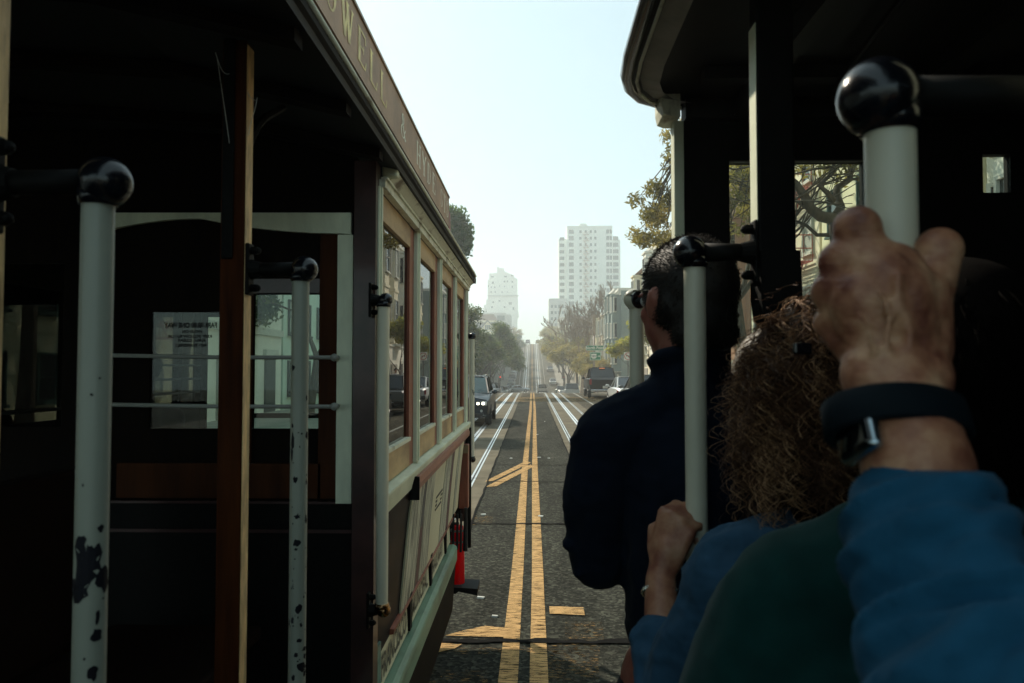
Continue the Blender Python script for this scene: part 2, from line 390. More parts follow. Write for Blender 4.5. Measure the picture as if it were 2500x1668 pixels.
tag(obj('road_marking_faded', fd, M['yellow_faded']), kind='structure')
ob = MB(); ob.box(-2.4, 5.9, 42, 48.5, .0045, .0055)
tag(obj('ochre_band', ob, M['ochre_patchy']), kind='structure')  # patchy ochre band across the road before the crest
wl = MB()
strip(3.12, 3.22, 2, 61, .012, wl, .5); strip(-3.22, -3.12, 2, 61, .012, wl, .5)
for s_ in (-1, 1): strip(s_*3.12-.05, s_*3.12+.05, 166, 292, .012, wl); strip(s_*3.12-.05, s_*3.12+.05, 74, 151, .012, wl)
for y in (9.3, 11.5, 38): mark([(-1.50, y), (-1.06, y), (-1.06, y+.22), (-1.50, y+.22)], wl, .012)
mark([(1.06, 40), (1.5, 40), (1.5, 40.3), (1.06, 40.3)], wl, .012)
for y in (56.5, 60.2): mark([(-5.9, y), (5.9, y), (5.9, y+.3), (-5.9, y+.3)], wl, .014)
tag(obj('road_marking_white', wl, M['white_line']), kind='structure')
# joints, cracks and the tarred trench
cr = MB(); rnd = random.Random(3)
def crack(x0, x1, y, w, amp=.03):
    n = 16; P = []; Q = []
    for i in range(n+1):
        x = x0+(x1-x0)*i/n; d = rnd.uniform(-amp, amp); P.append((x, y+d)); Q.append((x, y+d+w*rnd.uniform(.5, 1.3)))
    for i in range(n): mark([P[i], P[i+1], Q[i+1], Q[i]], cr, .015)
crack(-.72, .78, gp(1250, 1574)[1], .075, .016); crack(-.72, .78, gp(1250, 1282)[1], .05, .02); crack(-.72, .78, gp(1250, 1178)[1], .05, .03)
for y in (14.5, 19.8, 26.1, 33.4): crack(-.72, .78, y, .05, .04)
for y in range(5, 60, 4):
    for s_ in (-1, 1): crack(min(s_*.8, s_*2.5), max(s_*.8, s_*2.5), y+rnd.uniform(-.4, .4), .03, .01)
crack(-.74, -.73, 3, .01)
l_ = [(-.745+rnd.uniform(-.012, .012), .4*i) for i in range(8, 105)]
for a, b in zip(l_, l_[1:]): mark([(a[0]-.01, a[1]), (a[0]+.015, a[1]), (b[0]+.015, b[1]), (b[0]-.01, b[1])], cr, .016)
l_ = [(.79+rnd.uniform(-.012, .012), .4*i) for i in range(8, 105)]
for a, b in zip(l_, l_[1:]): mark([(a[0]-.01, a[1]), (a[0]+.015, a[1]), (b[0]+.015, b[1]), (b[0]-.01, b[1])], cr, .016)
tag(obj('road_cracks', cr, M['tar']), kind='structure')
# raised pavement studs and flecks of litter along the middle
studs = [(1203, 1072), (1340, 1120), (1248, 1120), (1316, 1118), (1312, 1062), (1320, 1262), (1208, 1508), (1174, 1462), (1180, 1258), (1330, 1030)]
mat('stud_white', (.6, .6, .55), .6)
LABS = []
sm = MB(); sm.prism([(-.055, 0), (.055, 0), (.035, .014), (-.035, .014)], 0, -.05, .05); sme = None
for i, (u, v) in enumerate(studs):
    x, y = gp(u, v)
    if sme is None: o_ = obj('road_stud', sm, M['stud_white']); sme = o_
    else: o_ = sme.copy(); COL.objects.link(o_)
    o_.location = (x, y, .006); o_.rotation_euler = (0, 0, rnd.uniform(-.4, .4)); o_.scale = (rnd.uniform(.35, .8), rnd.uniform(.25, .7), .8)
    tag(o_, 'worn white stud on the asphalt %s the yellow line pair, about %d metres ahead' % ('left of' if u < 1290 else 'right of', round(y*2)/2 if y > 12 else y*1) if False else 'worn white stud %s the yellow pair, %s' % ('left of' if u < 1290 else 'right of', ['level with the second cable car window', 'just past the branching line, right side', 'just past the branching line, left side', 'nearest above the branching line', 'farther up, before the crest', 'between the branch and the tar trench', 'just left above the tarred trench', 'beside the red pouch', 'by the faint transverse crack', 'farthest one up the road'][i]), 'road stud', 'worn studs along the centre line')

# ------------------------------------------------------------------ houses
WALLC = {'pale_green': (.62, .72, .60), 'cream': (.80, .72, .52), 'white_stucco': (.82, .79, .68), 'pale_yellow': (.80, .74, .50), 'buff': (.44, .36, .26),
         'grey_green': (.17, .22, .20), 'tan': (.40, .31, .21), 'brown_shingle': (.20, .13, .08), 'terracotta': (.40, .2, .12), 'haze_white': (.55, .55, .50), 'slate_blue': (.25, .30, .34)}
for k, c in WALLC.items(): mat('wall_'+k, c, .8, var=.08, scale=.5, bump=.15, bscale=12)
mat('roof_tile', (.16, .085, .055), .8, var=.3, scale=2, stretch=(1, 1, 4)); mat('roof_slate', (.11, .11, .10), .8, var=.25, scale=2)
mat('trim_white', (.62, .60, .52), .6, var=.1); mat('trim_dark', (.06, .055, .05), .6); mat('trim_green', (.03, .08, .065), .5)
mat('pane_dark', (.02, .024, .026), .08, var=.3, scale=.6, spec=.9); mat('blind', (.42, .42, .36), .5, var=.1, scale=1, stretch=(.1, .1, 14))
mat('shop_teal', (.16, .38, .36), .5, var=.2); mat('garage_door', (.30, .27, .22), .6, var=.1, scale=2, stretch=(.2, .2, 6))
mat('red_iron', (.40, .055, .025), .5, var=.2)
WCACHE = {}
def win_mesh(kind, key, w, h):
    k = (kind, key, round(w, 2), round(h, 2))
    if k in WCACHE: return WCACHE[k]
    mb = MB(); t = .08
    # built in the facade plane: local x along the wall, y outward (-y is out), z up
    if kind == 'pane': mb.box(-w/2, w/2, -.015, .03, 0, h)
    elif kind == 'frame':
        mb.box(-w/2-t, -w/2, -.09, .03, -t, h+t); mb.box(w/2, w/2+t, -.09, .03, -t, h+t)
        mb.box(-w/2, w/2, -.09, .03, h, h+t); mb.box(-w/2, w/2, -.09, .03, -t, 0); mb.box(-w/2, w/2, -.05, .03, h*.5-.03, h*.5+.03)
        mb.box(-w/2-t-.06, w/2+t+.06, -.16, -.02, -t-.09, -t-.002)
    me = bpy.data.meshes.new('window_'+kind); me.from_pydata(mb.v, [], mb.f); me.update(); me.materials.append(M[key])
    WCACHE[k] = me; return me
def add_window(parent, pos, rz, w, h, frame='trim_white', pane='pane_dark', far=False):
    f = bpy.data.objects.new('window', win_mesh('pane', pane, w, h)); COL.objects.link(f); f.parent = parent
    f.location = Vector(pos) - parent.location; f.rotation_euler = (0, 0, rz)
    if not far:
        g = bpy.data.objects.new('window_frame', win_mesh('frame', frame, w, h)); COL.objects.link(g); g.parent = f
    return f
def rot2(x, y, a): return (x*math.cos(a)-y*math.sin(a), x*math.sin(a)+y*math.cos(a))
HN = [0]
def house(side, y0, y1, h, wall, label, floors=3, bay=True, roof='flat', frame='trim_white', garage=True, xf=10.6, depth=12, ends=True, far=False, cornice='trim_white', seed=0, baych=1.0):
    r = random.Random(seed or int(y0*7+side*13+5000)); yc = (y0+y1)/2; zb = min(zr(y0), zr(y1))-.3; z0 = max(zr(y0), zr(y1))+.14; zt = z0+h
    x0 = side*xf; t = thing('house', label, 'house', (x0, yc, z0), group='houses lining the '+('right' if side > 0 else 'left')+' side of the street')
    xa, xb = sorted((x0, x0+side*depth))
    obj('wall', MB().box(xa, xb, y0+.02, y1-.02, zb, zt), M['wall_'+wall], t)
    if roof == 'flat':
        c = MB(); xo = x0-side*.35; ca, cb = sorted((xo, x0+side*depth)); c.box(ca, cb, y0+.03, y1-.03, zt+.002, zt+.28); c.box(*sorted((xo+side*.1, x0+side*depth)), y0+.05, y1-.05, zt-.35, zt-.002) if False else None
        c.box(*sorted((x0+side*.0-side*.18, x0-side*.004)), y0+.05, y1-.05, zt-.5, zt-.004)
        n = int((y1-y0)/.7)
        for i in range(n+1):
            y = y0+.15+(y1-y0-.3)*i/max(1, n); c.box(*sorted((x0-side*.30, x0-side*.181)), y-.07, y+.07, zt-.36, zt-.002)
        obj('roof', c, M[cornice], t)
    elif roof == 'gable':
        rm = MB(); xo = x0-side*.5; hh = 3.2
        rm.prism([(y0-.3, zt-.05), (yc, zt+hh), (y1+.3, zt-.05), (y1+.3, zt-.3), (y0-.3, zt-.3)], 0, *sorted((xo, x0+side*depth)))
        obj('roof', rm, M['roof_tile'], t)
    elif roof == 'hip':
        rm = MB(); a, b = sorted((x0-side*.5, x0+side*(depth+.5))); hh = 1.9
        rm.add([(a, y0-.2, zt), (b, y0-.2, zt), (b, y1+.2, zt), (a, y1+.2, zt), (a+2.5, y0+2.5, zt+hh), (b-2.5, y0+2.5, zt+hh), (b-2.5, y1-2.5, zt+hh), (a+2.5, y1-2.5, zt+hh)],
               [(3, 2, 1, 0), (0, 1, 5, 4), (1, 2, 6, 5), (2, 3, 7, 6), (3, 0, 4, 7), (4, 5, 6, 7)])
        obj('roof', rm, M['roof_tile'], t)
    fh = h/floors; rz = -side*math.pi/2      # window local -y faces the street
    w = y1-y0; nb = 2 if w > 7.5 else 1; bays = []
    if bay:
        for b in range(nb):
            cy = y0+w*(b+.5)/nb if nb == 1 else y0+w*(.26+.48*b); bw = 1.35; d = .95
            bm_ = MB(); pts = [(x0, cy-bw), (x0-side*d, cy-bw*.6), (x0-side*d, cy+bw*.6), (x0, cy+bw)]
            bm_.prism(pts, 2, z0+fh*.92, zt-.55)
            bm_.prism([(x0, cy-bw-.1), (x0-side*(d+.12), cy-bw*.6-.08), (x0-side*(d+.12), cy+bw*.6+.08), (x0, cy+bw+.1)], 2, zt-.549, zt-.4)
            if floors > 2: bm_.prism([(x0, cy-bw-.06), (x0-side*(d+.07), cy-bw*.6-.05), (x0-side*(d+.07), cy+bw*.6+.05), (x0, cy+bw+.06)], 2, z0+fh*1.93, z0+fh*1.99)
            obj('bay_window', bm_, M['wall_'+wall], t); bays.append((cy, bw, d))
            for fl in range(1, floors):
                z = z0+fh*fl+fh*.24; hh = fh*.52
                add_window(t, (x0-side*(d+.004), cy, z), rz, bw*.85, hh, frame, 'blind' if r.random() < .3 else 'pane_dark', far)
                if not far:
                    for e in (-1, 1):
                        mx, my = x0-side*d*.5, cy+e*bw*.8; ang = math.atan2(bw*.4, d)
                        add_window(t, (mx-side*.006, my+e*.004, z), rz-side*e*-(math.pi/2-ang)*1.0 if False else (rz + side*e*(math.pi/2-ang)*1.0), .62, hh, frame, 'pane_dark', False)
    for fl in range(1 if garage else 0, floors):
        z = z0+fh*fl+fh*.26; hh = fh*.5; n = max(2, int(w/2.1))
        for i in range(n):
            y = y0+w*(i+.5)/n
            if any(abs(y-b[0]) < b[1]+.55 for b in bays): continue
            add_window(t, (x0-side*.004, y, z), rz, .85, hh, frame, 'blind' if r.random() < .35 else 'pane_dark', far)
    if garage:
        g = MB(); g.box(*sorted((x0-side*.06, x0+side*.1)), y0+w*.12, y0+w*.12+2.6, z0, z0+2.2); obj('garage_door', g, M['garage_door'], t)
        g = MB(); g.box(*sorted((x0-side*.07, x0+side*.1)), y1-w*.12-1.1, y1-w*.12, z0, z0+2.25); d_ = obj('door', g, M['trim_dark'], t)
        g = MB(); g.box(*sorted((x0-side*.14, x0-side*.005)), y1-w*.12-1.25, y1-w*.12+.15, z0+2.252, z0+2.5); obj('door_head', g, M['trim_white'], d_)
        g = MB(); g.box(*sorted((x0-side*.12, x0-side*.003)), y0+.06, y1-.06, z0+fh*.90, z0+fh*.98 if not bay else z0+fh*.915); obj('band_course', g, M['trim_white'], t)
    if ends:     # windows in the end wall that looks down the street
        for fl in range(1, floors):
            z = z0+fh*fl+fh*.28
            for k in range(2): add_window(t, (x0+side*(2.0+3.4*k), y0+.016, z), 0, .8, fh*.45, frame, 'pane_dark', far)
    return t
# right side (sunlit, mirrored in the cable car windows and seen through the other car)
house(1, -1, 2.6, 9.5, 'tan', 'narrow tan house nearest the camera on the right')
house(1, 2.8, 12, 10.5, 'cream', 'cream bay fronted house second on the right side')
house(1, 12.2, 17.4, 9.6, 'white_stucco', 'white stucco house just before the pale yellow apartment house')
ya = house(1, 17.6, 27.2, 11.5, 'pale_yellow', 'pale yellow apartment house behind the big right hand tree', bay=False, floors=4, frame='trim_green', garage=False)
fe_h = house(1, 27.4, 36, 11.0, 'cream', 'cream house carrying the red fire escape', bay=False, floors=4, garage=False)
house(1, 36.2, 44, 9.8, 'terracotta', 'terracotta house between cream houses on the right', roof='gable')
house(1, 44.2, 52, 10.5, 'white_stucco', 'white bay fronted house before the corner on the right')
house(1, 52.2, 59.8, 12.0, 'cream', 'cream bay fronted house mirrored in the nearest cable car window', baych=1)
house(1, 60, 67, 12.2, 'white_stucco', 'tall white house with bays, second before the first crossing')
house(1, 67.2, 74.4, 11.4, 'cream', 'cream corner house at the first crossing', roof='hip')
house(1, 88, 92, 12.5, 'grey_green', 'grey green house with flat top and bays beyond the sign', floors=4)
house(1, 92.2, 100, 13.2, 'grey_green', 'taller grey green house stepping above its neighbour', floors=4)
house(1, 100.2, 109, 11.5, 'buff', 'buff house with overhanging cornice on the right', cornice='trim_dark')
house(1, 109.2, 118, 12.0, 'cream', 'pale house half way to the second crossing on the right')
house(1, 118.2, 134, 10.8, 'tan', 'wide tan house before the second crossing', roof='hip')
house(1, 134.2, 150, 11.8, 'buff', 'buff house at the foot of the hill on the right')
cols = ['cream', 'buff', 'white_stucco', 'tan', 'pale_yellow', 'cream', 'grey_green', 'buff', 'white_stucco', 'tan']
for i in range(10):
    house(1, 164+i*12.2, 176+i*12.2, 9.5, cols[i], ['first', 'second', 'third', 'fourth', 'fifth', 'sixth', 'seventh', 'eighth', 'ninth', 'last'][i]+' house up the hill on the right, mostly behind trees', far=True, roof='hip' if i % 3 == 1 else 'flat')
# left side
house(-1, -3, 3, 9.8, 'buff', 'buff house nearest the camera on the left')
house(-1, 3.2, 13, 9.5, 'white_stucco', 'white house with bays near the left hand pole')
lg = house(-1, 13.2, 23.5, 10.5, 'pale_green', 'pale green shop house seen through the cable car side window', bay=False, frame='shop_teal', garage=False, floors=4)
house(-1, 23.7, 31, 10.2, 'white_stucco', 'white house between the two pale green ones', bay=False)
house(-1, 31.2, 44, 10.6, 'pale_green', 'long pale green stucco house with tall narrow windows', bay=False, floors=4, garage=False, frame='trim_dark')
house(-1, 44.2, 52, 9.8, 'cream', 'cream bay fronted house on the left')
house(-1, 52.2, 60, 9.6, 'buff', 'buff house on the left behind the tall dense tree'); house(-1, 60.2, 74, 9.2, 'cream', 'cream corner house at the first crossing on the left')
for i, (a, b, h_, c) in enumerate(((88, 92, 9, 'tan'), (92.2, 97, 9.6, 'cream'), (97.2, 110, 8.6, 'buff'), (110.2, 122, 9.2, 'pale_green'), (122.2, 136, 8.8, 'cream'), (136.2, 150, 9.0, 'brown_shingle'))):
    house(-1, a, b, h_, c, ['tan', 'cream', 'buff', 'green', 'pale', 'brown'][i]+' house behind the left hand trees, '+['first', 'second', 'third', 'fourth', 'fifth', 'sixth'][i]+' after the first crossing', far=i > 1)
for i in range(5):
    house(-1, 164+i*12.2, 176+i*12.2, 8.5, cols[9-i], ['first', 'second', 'third', 'fourth', 'fifth'][i]+' house up the hill on the left behind trees', far=True)

# red fire escape on the cream house
fe = thing('fire_escape', 'red iron fire escape zigzagging down the sunlit cream house', 'fire escape', (10.6, 29.4, 3))
x1_ = 10.52; x0_ = 9.55; ya_, yb_ = 27.9, 31.2
for k, z in enumerate((3.1, 5.9, 8.7)):
    m_ = MB()
    for i in range(9): m_.box(x0_+i*.115, x0_+i*.115+.05, ya_, yb_, z, z+.04)
    obj('landing', m_, M['red_iron'], fe)
    m_ = MB()
    for zz in (.5, 1.0):
        m_.tube([(x1_, ya_, z+zz), (x0_, ya_, z+zz), (x0_, yb_, z+zz), (x1_, yb_, z+zz)], .022, 5)
    for i in range(12):
        y = ya_+(yb_-ya_)*i/11; m_.tube([(x0_, y, z), (x0_, y, z+1.0)], .013, 4)
    for i in range(4): x = x0_+(x1_-x0_)*i/3; m_.tube([(x, ya_, z), (x, ya_, z+1)], .013, 4)
    obj('railing', m_, M['red_iron'], fe)
    if k:
        m_ = MB()
        for e in (0, .5): m_.tube([(x0_+.2+e, ya_+.2, z), (x0_+.2+e, yb_-.3, z-2.75)], .03, 5)
        for i in range(9): f = i/8; m_.box(x0_+.2, x0_+.7, ya_+.2+(yb_-ya_-.5)*f-.08, ya_+.2+(yb_-ya_-.5)*f+.08, z-2.75*f-.02, z-2.75*f+.01)
        obj('stair', m_, M['red_iron'], fe)

# shop front parts on the pale green shop house
aw = MB(); x0 = -10.6
aw.box(x0+.02, x0+.12, 13.6, 23.1, 3.15, 3.75); obj('fascia', aw, M['wall_cream'], lg)
for k in range(4):
    y = 14.9+2.4*k; g = MB()
    g.box(x0+.01, x0+.05, y-.62, y+.62, .5, 2.9); sw = obj('shop_window', g, M['pane_dark'], lg)
    g = MB()
    for e in (-1, 1): g.box(x0+.01, x0+.13, y+e*.72-.10, y+e*.72+.10, .2, 3.0)
    g.box(x0+.01, x0+.14, y-.61, y+.61, 2.905, 3.0); obj('window_frame', g, M['shop_teal'], sw)

# ------------------------------------------------------------------ towers and far buildings
mat('tower_white', (.80, .82, .74), .7, var=.06, scale=.08); mat('tower_pane', (.10, .12, .12), .2, var=.3, scale=.3); mat('tower_grey', (.40, .40, .37), .7, var=.08, scale=.06)
mat('escape_tan', (.45, .30, .2), .7)
TY = 345.0
def px2(u, v, Y=TY): p = at(u, v, Y); return p.x, p.z
t = thing('apartment_tower', 'tall white apartment tower in haze at the top of the hill', 'tower', (px2(1440, 800)[0], TY, 12))
xl, ztop = px2(1384.8, 554.5); xr, _ = px2(1494.8, 554.5); zbase = 5.0; Dp = 16
obj('wall', MB().box(xl, xr, TY, TY+Dp, zbase, ztop), M['tower_white'], t)
wl_, wz = px2(1364.5, 581); wr, wz2 = px2(1515.8, 583)
obj('side_wing', MB().box(wl_, xl-.01, TY+2.5, TY+Dp-2, zbase, wz), M['tower_white'], t)
obj('side_wing', MB().box(xr+.01, wr, TY+2.5, TY+Dp-2, zbase, wz2), M['tower_white'], t)
a_, b_ = px2(1416, 552); c_, _ = px2(1434, 552)
obj('roof_parapet', MB().box(xl-.15, xr+.15, TY-.15, TY+Dp+.15, ztop+.005, ztop+.5).box(a_, c_, TY+3, TY+8, ztop+.51, ztop+2.2), M['tower_white'], t)
rows = 16; pitch = 16.05/F*TY; zt0 = px2(1400, 566)[1]
wcount = 0
def twin(u0, u1, r, hh, yf=TY, z0=None, stuffmb=None):
    x0, _ = px2(u0, 600); x1, _ = px2(u1, 600); z = zt0-r*pitch
    (stuffmb).box(x0, x1, yf-.12, yf+.2, z-hh*.5*pitch, z+hh*.5*pitch) if stuffmb else None
main = [(1389, 1400.5, .62), (1414.5, 1420, .42), (1440, 1445.2, .42), (1451, 1456, .42), (1480, 1487.5, .62), (1488.5, 1494, .62)]
more = MB()
for r_ in range(rows):
    for j, (u0, u1, hh) in enumerate(main):
        m_ = MB(); twin(u0, u1, r_, hh, stuffmb=m_); obj('window', m_, M['tower_pane'], t)
    twin(1367, 1378, r_+.95, .5, TY+2.5, stuffmb=more); twin(1498, 1511, r_+.9, .62, TY+2.5, stuffmb=more)
    twin(1427.5, 1433, r_, .4, stuffmb=more)
w_ = obj('window_band', more, M['tower_pane'], t); w_['kind'] = 'stuff'
fe_ = MB()
for r_ in range(rows):
    x0, _ = px2(1423, 600); x1, _ = px2(1438, 600); z = zt0-r_*pitch-pitch*.42
    fe_.box(x0, x1, TY-1.1, TY-.13, z-.08, z+.04); fe_.tube([(x0, TY-1.1, z+.9), (x1, TY-1.1, z+.9)], .06, 4)
    fe_.tube([(x0+.5, TY-.8, z), (x1-.5, TY-.8, z-pitch)], .12, 4)
    for k in range(5): xx = x0+(x1-x0)*k/4; fe_.tube([(xx, TY-1.1, z), (xx, TY-1.1, z+.9)], .04, 4)
obj('fire_escape', fe_, M['escape_tan'], t)

SY = 470.0
t = thing('stepped_tower', 'faint stepped apartment tower lost in haze left of the street', 'tower', (px2(1228, 800, SY)[0], SY, 8))
def q2(cx, cy): return px2(1140+cx/6.53, 640+cy/6.53, SY)
outl = [(270, 1700), (270, 680), (305, 680), (305, 600), (330, 600), (330, 280), (355, 280), (355, 180), (430, 180), (430, 172), (482, 172), (482, 75), (508, 68), (508, 98), (588, 98),
        (588, 150), (690, 190), (750, 210), (752, 255), (800, 262), (800, 545), (808, 545), (808, 780), (820, 790), (820, 860), (800, 875), (800, 1700)]
obj('wall', MB().prism([q2(*p) for p in outl], 1, SY, SY+14) if False else (lambda m_: (m_.add([(q2(*p)[0], SY, q2(*p)[1]) for p in outl] + [(q2(*p)[0], SY+14, q2(*p)[1]) for p in outl],
    [tuple(range(len(outl)-1, -1, -1)), tuple(range(len(outl), 2*len(outl)))] + [(i, (i+1) % len(outl), (i+1) % len(outl)+len(outl), i+len(outl)) for i in range(len(outl))]), m_)[1])(MB()), M['tower_white'], t)
lo, _z = q2(328, 535); hi, zb_ = q2(800, 535)
obj('balcony_band', MB().box(lo, hi+1.2, SY-1.0, SY-.01, zb_-.4, zb_+.2), M['tower_grey'], t)
for cx, cy, w, h_ in ((405, 235, 40, 22), (615, 232, 45, 22), (720, 215, 30, 20), (415, 330, 34, 36), (600, 310, 28, 26), (645, 310, 22, 26), (722, 315, 26, 30), (342, 385, 14, 26), (388, 402, 16, 22), (444, 402, 18, 26),
                      (520, 386, 16, 20), (598, 388, 16, 20), (722, 398, 18, 30), (385, 478, 20, 26), (450, 478, 18, 24), (560, 480, 24, 20), (645, 478, 18, 16), (690, 660, 50, 40), (420, 640, 30, 24), (520, 620, 30, 24), (600, 720, 26, 30), (400, 720, 26, 30), (740, 740, 26, 40)):
    xa, za = q2(cx-w/2, cy+h_/2); xb, zb = q2(cx+w/2, cy-h_/2); obj('window', MB().box(xa, xb, SY-.15, SY+.1, za, zb), M['tower_pane'], t)

def far_block(name, label, cat, Y, u0, u1, vt, wall, roofm=None, roofh=0, wins=(), depth=14, zb=0, rname='roof'):
    t = thing(name, label, cat, (px2((u0+u1)/2, vt, Y)[0], Y, zb)); x0, z = px2(u0, vt, Y); x1, _ = px2(u1, vt, Y)
    obj('wall', MB().box(x0, x1, Y, Y+depth, zb, z), M['wall_'+wall], t)
    if roofm:
        hh = roofh; i_ = (x1-x0)*.12; m_ = MB()
        m_.add([(x0-.4, Y-.4, z), (x1+.4, Y-.4, z), (x1+.4, Y+depth, z), (x0-.4, Y+depth, z), (x0+i_, Y+2.5, z+hh), (x1-i_, Y+2.5, z+hh), (x1-i_, Y+depth-3, z+hh), (x0+i_, Y+depth-3, z+hh)],
               [(3, 2, 1, 0), (0, 1, 5, 4), (1, 2, 6, 5), (2, 3, 7, 6), (3, 0, 4, 7), (4, 5, 6, 7)]); obj(rname, m_, M[roofm], t)
    for a, b, c, d in wins:
        xa, za = px2(a, d, Y); xb, zb2 = px2(b, c, Y); obj('window', MB().box(xa, xb, Y-.1, Y+.1, za, zb2), M['tower_pane'], t)
    return t
far_block('tiled_mansion', 'wide cream mansion with brown tiled roof on the left of the hill', 'house', 300, 1150, 1212, 782, 'cream', 'roof_tile', 2.6, [(1158+9*i, 1163+9*i, 778.5-3, 783+1) for i in range(0)], zb=2)
far_block('stone_block', 'pale boxy block with grey panel behind the gabled house', 'building', 312, 1205, 1247, 768, 'haze_white', None, 0, [(1214, 1232, 771, 783), (1222, 1228, 790, 805), (1234, 1240, 790, 805)], zb=2)
far_block('low_terrace', 'pale low terrace at the left skyline', 'building', 330, 1130, 1235, 764, 'haze_white', zb=4)
far_block('annex_block', 'pale annex block with small windows left of the tall tower', 'building', 338, 1340, 1384, 729, 'haze_white', None, 0, [(1345+9*i, 1350+9*i, 745+15*j, 752+15*j) for i in range(4) for j in range(4)], zb=4)
far_block('roof_house', 'brown roofed house below the tall tower', 'house', 262, 1370, 1450, 792, 'tan', 'roof_tile', 1.8, [(1376+11*i, 1382+11*i, 796, 806) for i in range(6)], zb=4, depth=10)
# gabled house
GY = 255.0
gx0, gz = px2(1170, 810, GY); gx1, _ = px2(1212, 810, GY); t = thing('gabled_house', 'cream gabled house with dark tiled roof above the left trees', 'house', ((gx0+gx1)/2, GY, 6))
apx, apz = px2(1190, 784, GY)
m_ = MB(); pts = [(gx0, 2), (gx0, gz), (apx, apz), (gx1, gz), (gx1, 2)]
m_.add([(x, GY, z) for x, z in pts]+[(x, GY+9, z) for x, z in pts], [(4, 3, 2, 1, 0), (5, 6, 7, 8, 9)]+[(i, (i+1) % 5, (i+1) % 5+5, i+5) for i in range(5)]); obj('wall', m_, M['wall_cream'], t)
m_ = MB(); rx0 = px2(1160, 800, GY)[0]; rx1 = px2(1220, 800, GY)[0]; rz_ = px2(1190, 784, GY)[1]
m_.prism([(GY+1, gz-1.4), (GY+5.5, rz_-.1), (GY+10, gz-1.4)], 0, rx0, rx1)
def band(a, b):
    m_.add([(a[0], GY-.4, a[1]), (b[0], GY-.4, b[1]), (b[0], GY+5, b[1]), (a[0], GY+5, a[1]), (a[0], GY-.4, a[1]+.35), (b[0], GY-.4, b[1]+.35), (b[0], GY+5, b[1]+.35), (a[0], GY+5, a[1]+.35)],
           [(3, 2, 1, 0), (4, 5, 6, 7), (0, 1, 5, 4), (1, 2, 6, 5), (2, 3, 7, 6), (3, 0, 4, 7)])
band((gx0-.5, gz-.5), (apx, apz+.03)); band((apx, apz+.03), (gx1+.5, gz-.5)); obj('roof', m_, M['roof_slate'], t)
obj('side_wall', MB().box(rx0+.2, gx0-.02, GY+1.5, GY+9, 2, gz-1.3).box(gx1+.02, rx1-.2, GY+1.5, GY+9, 2, gz-1.3), M['wall_cream'], t)
for k in (-1, 0, 1):
    xa, za = px2(1190+k*4-1.5, 805, GY); xb, zb = px2(1190+k*4+1.5, 794, GY); obj('window', MB().box(xa, xb, GY-.1, GY+.1, za, zb), M['tower_pane'], t)
# ------------------------------------------------------------------ trees
mat('bark', (.075, .055, .038), .9, var=.35, scale=6, bump=.6, bscale=14, stretch=(1, 1, .4))
mat('bark_pale', (.30, .215, .145), .9, var=.3, scale=6)
leafm('leaf_dark', (.016, .034, .014), (.036, .066, .022), (.10, .12, .04))
leafm('leaf_olive', (.08, .075, .03), (.17, .15, .065), (.30, .24, .12), .7)
leafm('leaf_yellow', (.11, .13, .035), (.20, .21, .06), (.34, .31, .11))
leafm('leaf_bright', (.015, .045, .010), (.03, .075, .018), (.07, .12, .03))
import numpy as np
def leaves(rs, centres, rad, n, size, lens=1.8, flat=.6):
    """n small rhombus leaves scattered round the cluster centres"""
    c = np.array(centres); k = rs.integers(0, len(c), n)
    d = rs.normal(size=(n, 3)); d /= np.linalg.norm(d, axis=1)[:, None]
    p = c[k] + d * (rad * rs.random(n)[:, None]**.45) * np.array([1, 1, flat])
    a = rs.normal(size=(n, 3)); a /= np.linalg.norm(a, axis=1)[:, None]
    b = np.cross(a, rs.normal(size=(n, 3))); b /= np.linalg.norm(b, axis=1)[:, None]
    s = size * rs.uniform(.6, 1.3, n)[:, None]
    v = np.stack([p - a*s*lens*.5, p + b*s*.4, p + a*s*lens*.5, p - b*s*.4], 1).reshape(-1, 3)
    f = np.arange(n*4).reshape(-1, 4)
    me = bpy.data.meshes.new('crown'); me.from_pydata(v.tolist(), [], f.tolist()); me.update(); return me
def grow(r, mb, p, d, L, rad, depth, tips, spread=.6, up=.15, seg=3, minr=.012, kids=(2, 3)):
    pts = [p]; rs = [rad]
    for i in range(seg):
        d = (d + Vector((r.uniform(-1, 1), r.uniform(-1, 1), r.uniform(-1, 1)))*.16 + Vector((0, 0, up*.3))).normalized()
        p = p + d*L/seg; pts.append(p); rs.append(max(minr, rad*(1-.38*(i+1)/seg)))
    mb.tube(pts, rs, 6 if rad > .05 else 4, False)
    if depth == 0: tips.append(tuple(p)); tips.append(tuple(pts[-2])); return
    for k in range(r.randint(*kids)):
        ang = r.uniform(0, 2*math.pi); o = d.orthogonal().normalized(); o.rotate(Matrix.Rotation(ang, 3, d))
        nd = (d + o*r.uniform(spread*.6, spread*1.3) + Vector((0, 0, up))).normalized()
        grow(r, mb, pts[-1] if k < 2 else pts[-2], nd, L*r.uniform(.62, .85), rs[-1]*.8, depth-1, tips, spread, up, seg, minr, kids)
def tree_proto(name, seed, h, trunk_r, leaf, n, size, crad, depth=4, spread=.6, up=.15, bark='bark', flat=.7, bare=False, kids=(2, 3), l0=.3):
    r = random.Random(seed); tb = MB(); tips = []
    grow(r, tb, Vector((0, 0, -.3)), Vector((r.uniform(-.1, .1), r.uniform(-.1, .1), 1)), h*l0, trunk_r, depth, tips, spread, up, 3, .012 if not bare else .032, kids)
    t = thing(name, '', 'tree', (0, 0, 0))
    zm = max(p[2] for p in tips); s = h/zm
    tb.v = [(x*s, y*s, z*s) for x, y, z in tb.v]; tips = [(x*s, y*s, z*s) for x, y, z in tips]
    obj('trunk', tb, M[bark], t, smooth=True)
    if n:
        me = leaves(np.random.default_rng(seed), tips, crad, n, size, flat=flat); obj('crown', me, M[leaf], t)
    return t
